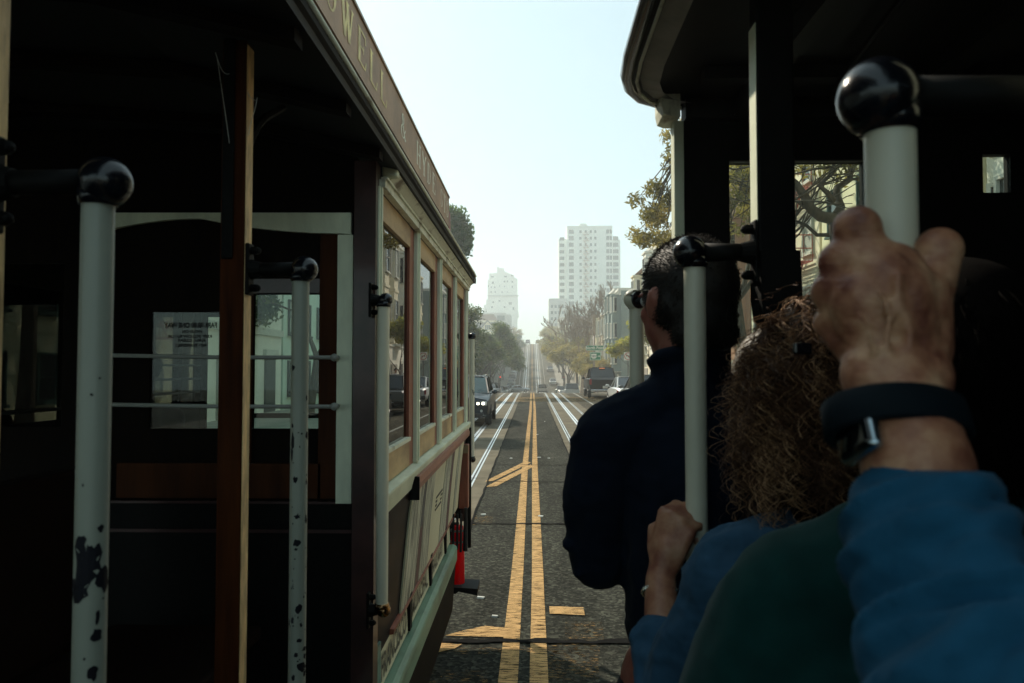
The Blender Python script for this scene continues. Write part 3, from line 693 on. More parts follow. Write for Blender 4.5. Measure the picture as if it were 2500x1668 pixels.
def place(proto, x, y, rz, s, label, first=set(), group=None, sz=None):
    if proto.name not in first: first.add(proto.name); o = proto
    else: o = copy_tree(proto)
    o.location = (x, y, zr(y)+.1); o.rotation_euler = (0, 0, rz); o.scale = (s, s, sz or s)
    tag(o, label, None, group or ('trees on the right pavement' if x > 0 else 'trees on the left pavement')); return o
T_dark = tree_proto('street_tree', 11, 9.5, .24, 'leaf_dark', 15000, .17, 1.15, 5, .62, .06, kids=(2, 3))
T_dark2 = tree_proto('street_tree', 12, 9.0, .22, 'leaf_dark', 15000, .17, 1.1, 5, .7, .05)
T_olive = tree_proto('olive_tree', 13, 9.0, .24, 'leaf_olive', 8500, .15, .95, 5, .68, .05)
T_olive2 = tree_proto('olive_tree', 15, 9.5, .24, 'leaf_olive', 8000, .16, .95, 5, .6, .08)
T_bare = tree_proto('bare_tree', 21, 15, .30, None, 0, 0, 0, 6, .48, .2, 'bark_pale', bare=True, kids=(3, 3), l0=.22)
T_yel = tree_proto('young_street_tree', 31, 6.5, .10, 'leaf_yellow', 5200, .17, .75, 4, .5, .12, l0=.36)
T_tall = tree_proto('tall_dense_tree', 41, 13.0, .25, 'leaf_bright', 42000, .17, 1.1, 5, .32, .3, flat=1.1)
# left pavement
rr = random.Random(5)
place(T_tall, -6.2, 56, .3, 1.03, 'tall dense dark green tree rising above the far end of the left cable car roof')
nm = ['first', 'second', 'third', 'fourth', 'fifth', 'sixth', 'seventh', 'eighth', 'ninth', 'tenth', 'eleventh', 'twelfth', 'thirteenth', 'fourteenth']
for i, (x, y, s, p) in enumerate([(-7.6, 72, .85, T_dark), (-7.8, 94, 1.0, T_dark2), (-7.4, 107, 1.08, T_dark), (-7.8, 121, 1.08, T_dark2), (-7.3, 134, 1.12, T_dark), (-7.6, 147, 1.1, T_dark2), (-7.7, 170, 1.05, T_dark2),
                                  (-7.2, 184, 1.0, T_dark), (-7.6, 198, 1.0, T_olive), (-7.4, 212, .95, T_dark2), (-7.6, 226, .95, T_olive), (-7.4, 243, .9, T_dark), (-7.6, 258, .85, T_olive2)]):
    place(p, x, y, rr.uniform(0, 6), s, nm[i]+' leafy tree of the dark row on the left pavement, counted from the crossing')
place(T_bare, -8.2, 252, 1.2, .62, 'hazy bare tree near the hilltop on the left')
place(T_bare, -9.6, 236, 3.2, .72, 'hazy reddish bare tree behind the left row on the hill')
# right pavement
place(T_olive, 7.6, 91, 2.2, .50, 'first olive leaved tree beyond the street name sign')
place(T_bare, 7.9, 112, .5, 1.16, 'large bare branched tree standing up in front of the white tower')
place(T_bare, 8.6, 128, 3.9, 1.05, 'second bare tree behind the large one on the right')
for i, (x, y, s, p) in enumerate([(7.4, 99, .62, T_olive2), (7.3, 122, 1.05, T_olive), (7.0, 139, 1.1, T_olive2), (7.5, 148, 1.0, T_olive), (7.2, 172, 1.05, T_olive2), (7.6, 186, 1.05, T_dark), (7.1, 199, 1.0, T_olive),
                                  (7.4, 213, 1.0, T_olive2), (7.2, 228, .95, T_dark2), (7.5, 243, .95, T_olive), (7.2, 259, .9, T_olive2), (7.6, 274, .85, T_olive)]):
    place(p, x, y, rr.uniform(0, 6), s, nm[i]+' leafy olive brown tree of the right pavement row beyond the crossing')
place(T_yel, 8.9, 62, 1.0, .7, 'young yellow green tree beside the no left turn sign')
place(T_yel, 7.9, 52, 3.0, .8, 'young yellow green tree nearer than the no left turn sign')
place(T_dark, -7.7, 47, 2.0, .72, 'round green tree on the left pavement before the crossing')
place(T_dark2, -7.9, 26, 2.0, .8, 'green tree on the left pavement beside the cable car')

# the two near trees on the right, built branch by branch
def W_(u, v, Y): return at(u, v, Y)
t = thing('large_tree', 'large tree with thick dark forked limbs in front of the pale yellow house', 'tree', (7.6, 18.3, .1))
tb = MB(); Yb = 18.3
def limb(pts, r0, r1, dy=0):
    P = [W_(1900+x/4.127, 380+y/4.127, Yb+dy*i/len(pts)) for i, (x, y) in enumerate(pts)]; n = len(P)
    tb.tube(P, [r0+(r1-r0)*i/(n-1) for i in range(n)], 9, True); return P
tips = []
tb.tube([(7.62, 18.3, -.1), (7.6, 18.4, 1.6), (7.5, 18.3, 3.2), W_(2045, 610, Yb), W_(2038, 560, Yb), W_(2036, 528, Yb)], [.24, .19, .17, .15, .14, .13], 10)
L1 = limb([(560, 640), (420, 610), (330, 540), (270, 420), (190, 300), (60, 180), (-90, 90)], .15, .06, -1); tips += L1[4:]
L2 = limb([(580, 610), (630, 520), (590, 420), (590, 330), (720, 240), (730, 100), (760, -40), (740, -220)], .12, .05, 1); tips += L2[4:]
L3 = limb([(555, 460), (490, 370), (410, 300), (520, 200), (620, 100), (700, -60)], .07, .035, -1); tips += L3[2:]
L4 = limb([(560, 800), (390, 800), (280, 700), (150, 650), (20, 600)], .055, .03, 1); tips += L4[3:]
L5 = limb([(560, 690), (545, 740), (560, 800)], .07, .05); L6 = limb([(330, 560), (250, 500), (170, 450), (60, 470)], .06, .03, -1); tips += L6[2:]
rb = random.Random(8)
for p in list(tips):
    for k in range(3):
        grow(rb, tb, Vector(p), Vector((rb.uniform(-1, 1), rb.uniform(-1, 1), rb.uniform(-.2, 1))).normalized(), 1.1, .03, 1, tips, .6, .05, 2, .008)
o_ = obj('trunk', tb, M['bark'], t, smooth=True)
hi = [tuple(p) for p in tips if p[2] > 6.9]+[(7.6+rb.uniform(-2.6, 2.8), 18.5+rb.uniform(-2.5, 3), rb.uniform(8.0, 10.5)) for _ in range(34)]
obj('crown', leaves(np.random.default_rng(3), hi, .6, 7000, .075, 2.8, .8), M['leaf_olive'], t)
t = thing('overhanging_tree', 'tall loose olive leaved tree hanging over the kerb beside the right cable car roof', 'tree', (7.7, 27, .1))
tb = MB(); tips = []; rb = random.Random(17)
tb.tube([(7.8, 27, -.1), (7.7, 27, 2), (7.4, 26.9, 4.4)], [.26, .2, .17], 9)
for d_ in ((-.25, -.3, 1.0), (.5, .3, 1), (-.1, .8, .9), (.4, -.8, .8)):
    grow(rb, tb, Vector((7.4, 26.9, 4.3)), Vector(d_).normalized(), 2.5, .11, 3, tips, .55, .1, 3, .01)
obj('trunk', tb, M['bark'], t, smooth=True)
def tp(u0, u1, v0, v1, n, Y0=24.5, Y1=29): return [tuple(at(rb.uniform(u0, u1), rb.uniform(v0, v1), rb.uniform(Y0, Y1))) for _ in range(n)]
cl = tp(1570, 1640, 510, 600, 12)+tp(1595, 1680, 440, 520, 10)+tp(1635, 1690, 300, 440, 10)+tp(1540, 1575, 560, 605, 3)+tp(1548, 1560, 480, 500, 1)+tp(1565, 1660, 590, 625, 5)+tp(1700, 1850, 380, 560, 26)
for c in cl[:46]:
    tb2 = Vector(c)
tips = [p for p in tips if 1660 < 1299+p[0]/p[1]*F < 1850]
obj('crown', leaves(np.random.default_rng(5), cl+tips, .40, 15000, .075, 2.8, .8), M['leaf_olive'], t)
tw = MB()
for c in cl:
    if not tips: break
    q = min(tips, key=lambda p: (Vector(p)-Vector(c)).length); c = Vector(c); q = Vector(q); m_ = (c+q)/2+Vector((rb.uniform(-.2, .2), rb.uniform(-.2, .2), rb.uniform(0, .3)))
    obj('twig', MB().tube([q, m_, c], [.03, .02, .01], 4, False), M['bark'], t)

# ------------------------------------------------------------------ vehicles
mat('tyre', (.012, .012, .012), .8); mat('rim', (.45, .46, .47), .3, .9); mat('car_glass', (.012, .016, .018), .06, spec=.8, var=.2); mat('chrome', (.7, .7, .7), .15, 1)
mat('car_glass_teal', (.035, .075, .075), .10, spec=.8, var=.4, scale=1.5)
mat('black_trim', (.012, .012, .013), .45); mat('plate_white', (.6, .6, .55), .4)
emis('headlight_on', (1, .93, .72), 5.0); emis('tail_on', (1, .06, .03), 1.6); emis('tail_amber', (1, .35, .15), .25)
mat('headlight_off', (.5, .52, .52), .15); mat('tail_off', (.30, .02, .02), .2)
for k, c in {'navy': (.012, .020, .030), 'black': (.010, .010, .012), 'white': (.62, .63, .62), 'silver': (.38, .40, .41), 'grey': (.14, .15, .15), 'blue': (.30, .36, .42), 'beige': (.45, .40, .30), 'pink': (.60, .52, .48), 'green': (.08, .14, .12)}.items():
    mat('paint_'+k, c, .38 if k in ('navy', 'black') else .3, .15 if k not in ('white', 'pink') else 0, var=.05, coat=.25 if k in ('navy', 'black') else .6, spec=.3)
def sec(y, w, zb, zs, zt, cr=.9):
    """cross section ring of the lower body"""
    return [(-w*.80, y, zb), (-w*.97, y, zb+.12), (-w, y, (zb+zs)/2), (-w*.985, y, zs-.06), (-w*cr, y, zs), (-w*.45, y, zt), (0, y, zt+.015),
            (w*.45, y, zt), (w*cr, y, zs), (w*.985, y, zs-.06), (w, y, (zb+zs)/2), (w*.97, y, zb+.12), (w*.80, y, zb)]
def loft(secs):
    m = MB(); n = len(secs[0]); vs = [p for s_ in secs for p in s_]; fs = []
    for i in range(len(secs)-1):
        for k in range(n): a = i*n+k; b = i*n+(k+1) % n; fs.append((a, b, b+n, a+n))
    fs.append(tuple(range(n-1, -1, -1))); fs.append(tuple((len(secs)-1)*n+k for k in range(n))); m.add(vs, fs); return m
KIND = dict(
 suv=dict(L=4.45, W=.91, H=1.60, hood=1.02, belt=1.02, wr=.35, prof=[(0, .70, .45, .78, .80), (.10, .85, .30, .86, .93), (.5, .90, .26, .95, 1.0), (1.25, .91, .26, 1.02, 1.06), (2.4, .91, .26, 1.04, 1.04), (3.6, .91, .26, 1.06, 1.06), (4.2, .89, .32, 1.04, 1.04), (4.45, .80, .48, .95, .95)],
          gh=[(1.15, .80, 1.03), (1.95, .66, 1.54), (3.65, .64, 1.56), (4.25, .76, 1.05)]),
 sedan=dict(L=4.65, W=.89, H=1.44, hood=.9, belt=.93, wr=.32, prof=[(0, .68, .42, .66, .68), (.1, .82, .25, .72, .76), (.55, .88, .22, .82, .86), (1.4, .89, .22, .90, .93), (2.5, .89, .22, .93, .93), (3.7, .89, .24, .95, .96), (4.4, .85, .3, .94, .96), (4.65, .74, .45, .85, .86)],
          gh=[(1.35, .77, .92), (2.15, .62, 1.40), (3.05, .61, 1.42), (4.0, .73, .95)]),
 van=dict(L=5.0, W=.98, H=1.78, hood=1.05, belt=1.08, wr=.35, prof=[(0, .76, .42, .76, .8), (.1, .92, .26, .88, .92), (.5, .97, .22, .98, 1.02), (1.1, .98, .22, 1.06, 1.08), (3, .98, .22, 1.08, 1.08), (4.8, .97, .26, 1.08, 1.08), (5.0, .90, .42, 1.0, 1.0)],
          gh=[(.95, .86, 1.06), (1.85, .76, 1.70), (4.6, .74, 1.74), (4.93, .84, 1.08)]),
 pickup=dict(L=5.6, W=1.0, H=1.92, hood=1.15, belt=1.15, wr=.40, prof=[(0, .80, .55, .95, .98), (.1, .95, .40, 1.05, 1.08), (.6, 1.0, .38, 1.14, 1.18), (1.5, 1.0, .38, 1.18, 1.2), (3.4, 1.0, .38, 1.22, 1.2), (5.5, 1.0, .42, 1.24, 1.22), (5.6, .96, .5, 1.18, 1.16)],
          gh=[(1.45, .86, 1.18), (2.2, .74, 1.84), (3.35, .72, 1.88), (3.75, .82, 1.2)]))
def car(name, kind, paint, label, cat='car', lit=False, braking=False, detail=True, glass='car_glass'):
    k = KIND[kind]; L, Wd = k['L'], k['W']; t = thing(name, label, cat)
    # local frame: front bumper at -L/2 on y, faces -Y
    oy = -L/2; f = loft([sec(y+oy, w, zb, zs, zt) for y, w, zb, zs, zt in k['prof']])
    b = obj('body', f, M['paint_'+paint], t, world=False); smooth_by_angle(b, 35)
    g = k['gh']; rings = [[(-w, y+oy, z), (-w*.7, y+oy, z+.03), (w*.7, y+oy, z+.03), (w, y+oy, z), (w, y+oy, k['belt']-.05), (-w, y+oy, k['belt']-.05)] for y, w, z in g]
    obj('windows', loft([[(-w, y+oy, z), (-w*.6, y+oy, z+.02), (w*.6, y+oy, z+.02), (w, y+oy, z), (g[0][1] if i in (0,) else max(w, .82*Wd), y+oy, k['belt']-.06), (-(g[0][1] if i in (0,) else max(w, .82*Wd)), y+oy, k['belt']-.06)] for i, (y, w, z) in enumerate(g)]), M[glass], t, world=False)
    r = MB(); (y1, w1, z1), (y2, w2, z2) = g[1], g[2]
    r.add([(-w1-.012, y1+oy+.04, z1-.01), (w1+.012, y1+oy+.04, z1-.01), (w2+.012, y2+oy, z2-.01), (-w2-.012, y2+oy, z2-.01), (-w1*.8, y1+oy+.02, z1+.055), (w1*.8, y1+oy+.02, z1+.055), (w2*.8, y2+oy, z2+.06), (-w2*.8, y2+oy, z2+.06)],
          [(3, 2, 1, 0), (4, 5, 6, 7), (0, 1, 5, 4), (1, 2, 6, 5), (2, 3, 7, 6), (3, 0, 4, 7)]); obj('roof', r, M['paint_'+paint], t, world=False)
    bt = k['belt']
    for e in (-1, 1):
        pm__ = M['paint_'+paint if kind != 'suv' else 'black_trim']
        p = MB(); p.tube([(e*(g[0][1]+.005), g[0][0]+oy, g[0][2]), (e*w1, y1+oy+.02, z1)], .028, 5); obj('pillar', p, pm__, t, world=False); p = MB(); p.tube([(e*w2, y2+oy, z2), (e*(g[3][1]+.005), g[3][0]+oy, g[3][2])], .04, 5)
        ym = (y1+y2)/2; obj('pillar', p, pm__, t, world=False); p = MB(); p.tube([(e*(Wd*.84), ym+oy, bt), (e*(w1+.005), ym+oy, z1)], .03, 5); obj('pillar', p, pm__, t, world=False)
    wr = k['wr']
    for e in (-1, 1):
        for yy in (L*.19, L*.80):
            m_ = MB(); prof = [(0, wr*.62), (0, wr*.94), (.03, wr), (.17, wr), (.2, wr*.94), (.2, wr*.6)]; n = 20; vs = []; fs = []
            for i in range(n):
                a = 2*math.pi*i/n
                for xx, rad in prof: vs.append((e*(Wd-.19+xx), yy+oy+math.cos(a)*rad, wr+math.sin(a)*rad))
            q = len(prof)
            for i in range(n):
                for j in range(q): a = i*q+j; b_ = i*q+(j+1) % q; c = ((i+1) % n)*q+(j+1) % q; d = ((i+1) % n)*q+j; fs.append((a, b_, c, d))
            m_.add(vs, fs); wh = obj('wheel', m_, M['tyre'], t, world=False)
            m_ = MB(); m_.tube([(e*(Wd-.10), yy+oy, wr), (e*(Wd-.02), yy+oy, wr)], wr*.25, 10)
            for i in range(5):
                a = 2*math.pi*i/5; m_.tube([(e*(Wd-.04), yy+oy, wr), (e*(Wd-.03), yy+oy+math.cos(a)*wr*.6, wr+math.sin(a)*wr*.6)], .035, 4)
            m_.tube([(e*(Wd-.08), yy+oy, wr), (e*(Wd-.075), yy+oy, wr)], wr*.61, 16); rm = obj('rim', m_, M['rim'], wh, world=False)
    zh = k['prof'][1][3]-.10; y0 = oy+.03
    for e in (-1, 1):
        m_ = MB(); x0, x1 = sorted((e*Wd*.48, e*Wd*.90)); m_.rbox(x0, x1, y0-.02, y0+.24, zh-.09, zh+.045, .02); hl = obj('headlight', m_, M['headlight_off'], t, world=False)
        if lit:
            for xx in (.58, .76):
                m_ = MB(); m_.tube([(e*Wd*xx, y0-.045, zh-.022), (e*Wd*xx, y0+.02, zh-.022)], .045, 12); obj('lamp', m_, M['headlight_on'], hl, world=False)
        m_ = MB(); x0, x1 = sorted((e*Wd*.62, e*Wd*.93)); yr = k['prof'][-2][0]+oy; zt = k['prof'][-2][3]-.2
        if kind == 'pickup': m_.rbox(*sorted((e*Wd*.84, e*Wd*.99)), L/2-.12, L/2+.01, .86, 1.2, .02)
        else: m_.rbox(x0, x1, yr-.05, L/2-.06, zt-.12, zt+.10, .02)
        obj('tail_light', m_, M['tail_on' if braking else 'tail_off'], t, world=False)
    if detail:
        m_ = MB(); m_.rbox(-Wd*.78, Wd*.78, y0-.06, y0+.2, k['prof'][1][2]-.03, k['prof'][1][2]+.14, .03); obj('bumper', m_, M['black_trim'], t, world=False)
        m_ = MB(); m_.rbox(-Wd*.36, -.02, y0-.055, y0+.05, zh-.17, zh+.01, .03); m_.rbox(.02, Wd*.36, y0-.055, y0+.05, zh-.17, zh+.01, .03); gr = obj('grille', m_, M['black_trim'], t, world=False)
        m_ = MB()
        for i in range(14):
            x = -Wd*.33+i*Wd*.66/13
            if abs(x) > .04: m_.box(x-.006, x+.006, y0-.068, y0-.05, zh-.15, zh-.01)
        obj('grille_bars', m_, M['chrome'], gr, world=False)
        for e in (-1, 1):
            m_ = MB(); m_.ball((e*(Wd+.09), g[0][0]+oy+.22, bt+.06), .1, 2, (1.1, .6, .75)); m_.tube([(e*(Wd*.9), g[0][0]+oy+.2, bt-.01), (e*(Wd+.05), g[0][0]+oy+.22, bt+.03)], .025, 5)
            obj('mirror', m_, M['paint_'+paint], t, smooth=True, world=False)
            m_ = MB(); m_.tube([(e*Wd*.70, y0-.045, .50), (e*Wd*.70, y0+.03, .50)], .045, 12); obj('fog_lamp', m_, M['headlight_off'], t, world=False)
            m_ = MB(); m_.box(*sorted((e*Wd*.42, e*Wd*.86)), y0-.06, y0+.02, .355, .375); obj('trim_strip', m_, M['chrome'], t, world=False)
        m_ = MB(); m_.box(-.16, .16, L/2+.005, L/2+.015, .62, .78); obj('number_plate', m_, M['plate_white'], t, world=False)
        m_ = MB(); m_.rbox(-Wd*.9, Wd*.9, L/2-.2, L/2+.05, .38, .56, .03); obj('bumper', m_, M['chrome' if kind == 'pickup' else 'black_trim'], t, world=False)
        if kind == 'suv':
            m_ = MB()
            for e in (-1, 1): m_.tube([(e*w1*.93, y1+oy+.1, z1+.06), (e*w1*.95, y1+oy+.25, z1+.10), (e*w2*.95, y2+oy-.2, z2+.10), (e*w2*.93, y2+oy, z2+.06)], .02, 5)
            obj('roof_rail', m_, M['chrome'], t, world=False)
        if kind == 'pickup':
            m_ = MB(); m_.box(-.86, .86, 3.85+oy, 5.45+oy, 1.19, 1.26); obj('bed_cover', m_, M['black_trim'], t, world=False)
            m_ = MB(); m_.box(-.18, .18, y2+oy+.08, y2+oy+.14, z2-.03, z2+.02); obj('brake_lamp', m_, M['tail_amber'], t, world=False)
    return t
def put(o, x, y, rz=0, sc=1):
    o.location = (x, y, zr(y)+.014); sl = math.atan((zr(y+1.5)-zr(y-1.5))/3)
    o.rotation_euler = Euler((sl, 0, 0)).to_matrix().to_4x4().to_euler() if rz == 0 else (Matrix.Rotation(sl, 3, 'X') @ Matrix.Rotation(rz, 3, 'Z')).to_euler()
    o.scale = (sc, sc, sc); return o
PI = math.pi
put(car('suv', 'suv', 'navy', 'dark navy SUV with lit headlights driving behind the left cable car', lit=True, glass='car_glass_teal'), -2.28, 26.2)
put(car('pickup_truck', 'pickup', 'black', 'black pickup truck parked at the right kerb beyond the shoulder of the man', 'pickup truck'), 4.55, 49, PI)
put(car('parked_car', 'sedan', 'white', 'white car parked behind the black pickup on the right'), 4.85, 37.5, PI)
put(car('parked_car', 'suv', 'grey', 'dark grey SUV parked nearer than the white car on the right'), 4.85, 31.5, PI)
put(car('parked_car', 'sedan', 'black', 'black saloon parked on the right, third from the camera'), 4.85, 24.5, PI)
put(car('minivan', 'van', 'pink', 'pinkish white minivan with glowing tail lights at the foot of the hill', 'minivan', braking=True), 2.05, 147, PI)
put(car('crossing_car', 'sedan', 'blue', 'pale blue car crossing the street at the second intersection'), -2.8, 156.5, PI/2)
c1 = put(car('parked_car', 'suv', 'white', 'white SUV just beyond the crest, right kerb', detail=False), 4.6, 108, PI)
c2 = put(car('parked_car', 'van', 'silver', 'silver van parked on the right just beyond the crest', detail=False), 5.1, 97, PI)
protos = [car('parked_car', 'sedan', 'grey', '', detail=False), car('parked_car', 'suv', 'green', '', detail=False), car('parked_car', 'sedan', 'silver', '', detail=False), car('parked_car', 'suv', 'white', '', detail=False), car('parked_car', 'van', 'black', '', detail=False)]
used = set(); idx = 0
ordn = nm+['fifteenth', 'sixteenth', 'seventeenth', 'eighteenth', 'nineteenth', 'twentieth']
cn = ['grey saloon', 'dark green SUV', 'silver saloon', 'white SUV', 'black van']
def parked(x, y, rz, pi, label):
    o = protos[pi]
    if pi in used: o = copy_tree(o)
    used.add(pi); put(o, x, y, rz); tag(o, label, 'car', 'cars parked along the kerbs beyond the crest'); return o
for i, (y, pi) in enumerate([(84, 0), (91, 4), (99, 2), (107, 0), (115, 1), (123, 3), (131, 0), (139, 3), (147, 1)]):
    parked(-4.9, y, 0, pi, '%s parked on the left before the hill, %s of that line' % (cn[pi], nm[i]))
for i, (y, pi) in enumerate([(169, 1), (176, 0), (183, 4), (190, 2), (197, 1), (204, 3), (211, 0), (219, 1), (227, 3)]):
    parked(-4.9, y, 0, pi, '%s parked up the hill on the left, %s of the line' % (cn[pi], nm[i]))
parked(5.0, 178, PI, 2, 'silver saloon parked alone low on the right of the hill'); parked(4.9, 203, PI, 0, 'grey saloon parked halfway up the right of the hill')
parked(4.9, 116, PI, 0, 'grey saloon parked under the bare tree on the right'); parked(4.9, 130, PI, 1, 'dark green SUV parked on the right before the second crossing')
parked(-1.7, 293, 0, 4, 'dark van at the brow of the hill, left lane'); parked(2.3, 294, PI, 1, 'dark SUV at the brow of the hill, right lane')
parked(-4.9, 70.5+10, 0, 2, 'silver saloon first after the crossing on the left') if False else None

# ------------------------------------------------------------------ signs and street furniture
mat('sign_green', (.012, .19, .10), .4, var=.05); mat('sign_white', (.65, .68, .62), .4, var=.03); mat('sign_red', (.42, .05, .04), .4); mat('sign_black', (.012, .012, .012), .4)
mat('pole_grey', (.30, .24, .19), .5, var=.15); mat('sign_back', (.33, .34, .31), .5)
PY = 76.0; pp = at(1450.5, 880, PY); px_ = pp.x
t = thing('street_sign_pole', 'grey pole with curved mast arm and green North Point street name sign', 'sign pole', (px_, PY, zr(PY)))
topz = at(1450, 815, PY).z
obj('pole', MB().tube([(px_, PY, zr(PY)+.1), (px_, PY, topz)], [.12, .10], 12), M['pole_grey'], t, smooth=True)
b0 = at(1448, 768, PY).z; obj('sleeve', MB().rbox(px_-.17, px_+.17, PY-.16, PY+.16, topz-.1, b0, .02), M['pole_grey'], t)
A = [at(1449, 794, PY), at(1440, 787, PY-.3), at(1427, 781, PY-.6), at(1410, 778, PY-.9)]
obj('mast_arm', MB().tube(A, [.06, .05, .04, .03], 6), M['pole_grey'], t)
a, b = at(1431.3, 843.5, PY-.25), at(1473.8, 856, PY-.25)
def signplate(name, a, b, m, parent, bord=True, th=.02):
    o = obj(name, MB().box(a.x, b.x, a.y, a.y+th, b.z, a.z), M[m], parent)
    if bord:
        w = (a.z-b.z)*.05; B = MB(); y = a.y-.004; i = w*.6
        B.box(a.x+i, b.x-i, y, y+.003, a.z-i-w, a.z-i); B.box(a.x+i, b.x-i, y, y+.003, b.z+i, b.z+i+w); B.box(a.x+i, a.x+i+w, y, y+.003, b.z+i+w, a.z-i-w); B.box(b.x-i-w, b.x-i, y, y+.003, b.z+i+w, a.z-i-w)
        obj('border', B, M['sign_white'], o)
    return o
s1 = signplate('name_sign', a, b, 'sign_green', t)
text_obj('lettering', 'North Point', .42, M['sign_white'], Matrix.Translation(((a.x+b.x)/2, a.y-.012, (a.z+b.z)/2)) @ Matrix.Rotation(PI/2, 4, 'X') @ Matrix.Diagonal((.92, 1, 1, 1)), s1, bold=.012)
a, b = at(1439.8, 859.5, PY-.25), at(1467.5, 880, PY-.25)
s2 = signplate('route_sign', a, b, 'sign_green', t)
cx = a.x+(b.x-a.x)*.36; cz = (a.z+b.z)/2; hh = (a.z-b.z)*.30; B = MB()
pts = [(-1, .75), (-.8, 1), (-.45, .85), (0, 1), (.45, .85), (.8, 1), (1, .75), (.85, .3), (1, -.3), (.7, -.85), (0, -1.05), (-.7, -.85), (-1, -.3), (-.85, .3)]
B.prism([(cx+x*hh*1.1, cz+z*hh) for x, z in pts], 1, a.y-.010, a.y-.002); sh = obj('route_shield', B, M['sign_white'], s2)
text_obj('lettering', '101', hh*1.15, M['sign_black'], Matrix.Translation((cx, a.y-.014, cz-.01)) @ Matrix.Rotation(PI/2, 4, 'X'), sh, bold=.006)
ax = a.x+(b.x-a.x)*.80; B = MB(); e = hh*.28
B.box(ax-.14, ax+.02, a.y-.008, a.y-.002, cz-e*.35, cz+e*.35); B.prism([(ax+.0, cz+e*1.3), (ax+.16, cz), (ax+.0, cz-e*1.3)], 1, a.y-.0085, a.y-.002)
obj('arrow', B, M['sign_white'], s2)
NY = 57.0; c = at(1533, 870, NY); r_ = 9.0/F*NY
t = thing('no_left_turn_sign', 'round red ringed no left turn sign on a dark post by the right kerb', 'road sign', (c.x, NY, zr(NY)))
obj('post', MB().tube([(c.x, NY, zr(NY)+.1), (c.x, NY, c.z+.2)], .035, 8), M['trim_dark'], t)
n = 32
pl = obj('sign_plate', MB().prism([(c.x-r_*1.08, c.z-r_*1.12), (c.x+r_*1.08, c.z-r_*1.12), (c.x+r_*1.08, c.z+r_*1.12), (c.x-r_*1.08, c.z+r_*1.12)], 1, NY-.06, NY-.045), M['sign_white'], t)
B = MB()
for i in range(n):
    a0, a1 = 2*PI*i/n, 2*PI*(i+1)/n
    P = [(c.x+math.cos(q)*rad, NY-.066, c.z+math.sin(q)*rad) for q, rad in ((a0, r_*.82), (a0, r_), (a1, r_), (a1, r_*.82))]; B.quad(*P)
B.quad(*[(c.x+x*r_, NY-.069, c.z+z*r_) for x, z in ((-.66, .54), (-.54, .66), (.66, -.54), (.54, -.66))])
obj('prohibition_ring', B, M['sign_red'], pl)
B = MB(); B.quad(*[(c.x+x*r_, NY-.0625, c.z+z*r_) for x, z in ((.22, -.5), (.42, -.5), (.42, .2), (.22, .2))]); B.quad(*[(c.x+x*r_, NY-.0625, c.z+z*r_) for x, z in ((-.25, .03), (.219, .03), (.219, .2), (-.25, .2))])
B.add([(c.x+x*r_, NY-.0625, c.z+z*r_) for x, z in ((-.251, -.15), (-.251, .4), (-.6, .12))], [(0, 1, 2)]); obj('turn_arrow', B, M['sign_black'], pl)
for (x, y, on, lab) in ((-6.4, 149, True, 'red traffic light at the second crossing, left kerb'), (6.4, 149.5, False, 'dark traffic light at the second crossing, right kerb')):
    t = thing('traffic_light', lab, 'traffic light', (x, y, zr(y)))
    obj('post', MB().tube([(x, y, zr(y)+.1), (x, y, zr(y)+3.2)], .06, 8), M['trim_dark'], t)
    h_ = obj('signal_head', MB().rbox(x-.17, x+.17, y-.16, y+.1, zr(y)+2.5, zr(y)+3.45, .03), M['sign_black'], t)
    for k, (z, m__) in enumerate(((3.28, 'tail_on' if on else 'sign_red'), (2.98, 'sign_black'), (2.68, 'sign_black'))):
        o = obj('lamp', MB().tube([(x, y-.20, zr(y)+z), (x, y-.15, zr(y)+z)], .12, 12), M[m__], h_)
WY = 60.0
for i, (u0, v0, u1, v1) in enumerate(((1478, 842, 1530, 848), (1405, 796, 1449, 797))):
    p, q = at(u0, v0, 78), at(u1, v1, 60 if i == 0 else 76)
    tag(obj('overhead_wire', MB().tube([p, (p+q)/2-Vector((0, 0, .12)), q], .018, 4), M['trim_dark']), ('thin pale wire crossing in front of the right houses' if i == 0 else 'thin wire running left from the sign pole'), 'wire')
# round white globe of the shop lamp on the left and an awning roll
t = thing('globe_lamp', 'round white globe lamp beside the teal shop front, seen through the cable car', 'lamp', (-8.6, 14.6, .14))
gl = at(62, 998, 12.2); t.location = (gl.x, 12.2, zr(12)+.14)
obj('post', MB().tube([(gl.x, 12.2, .14), (gl.x, 12.2, gl.z-.2)], .05, 8), M['shop_teal'], t)
mat('globe_white', (.6, .62, .56), .35); obj('globe', MB().ball((gl.x, 12.2, gl.z), .235, 3), M['globe_white'], t, smooth=True)
for i, (x, y) in enumerate(((7.1, 33), (6.9, 66+10), (-7.0, 53), (7.2, 90), (6.8, 150-6))):
    t = thing('parking_meter' if i % 2 == 0 else 'litter_bin', ['grey parking meter beside the nearest parked cars on the right', 'dark litter bin at the far corner of the first crossing', 'grey parking meter on the left pavement near the crossing', 'dark litter bin further along the right pavement', 'grey parking meter at the foot of the hill'][i], 'parking meter' if i % 2 == 0 else 'bin', (x, y, zr(y)+.14))
    z = zr(y)+.14
    if i % 2 == 0:
        obj('post', MB().tube([(x, y, z), (x, y, z+1.05)], .03, 8), M['pole_grey'], t); obj('meter_head', MB().rbox(x-.09, x+.09, y-.06, y+.06, z+1.05, z+1.4, .03), M['sign_back'], t)
    else:
        obj('bin_body', MB().tube([(x, y, z), (x, y, z+.9)], [.26, .3], 14), M['trim_green'], t); obj('bin_lid', MB().ball((x, y, z+.9), .3, 2, (1, 1, .5)), M['trim_dark'], t, smooth=True)
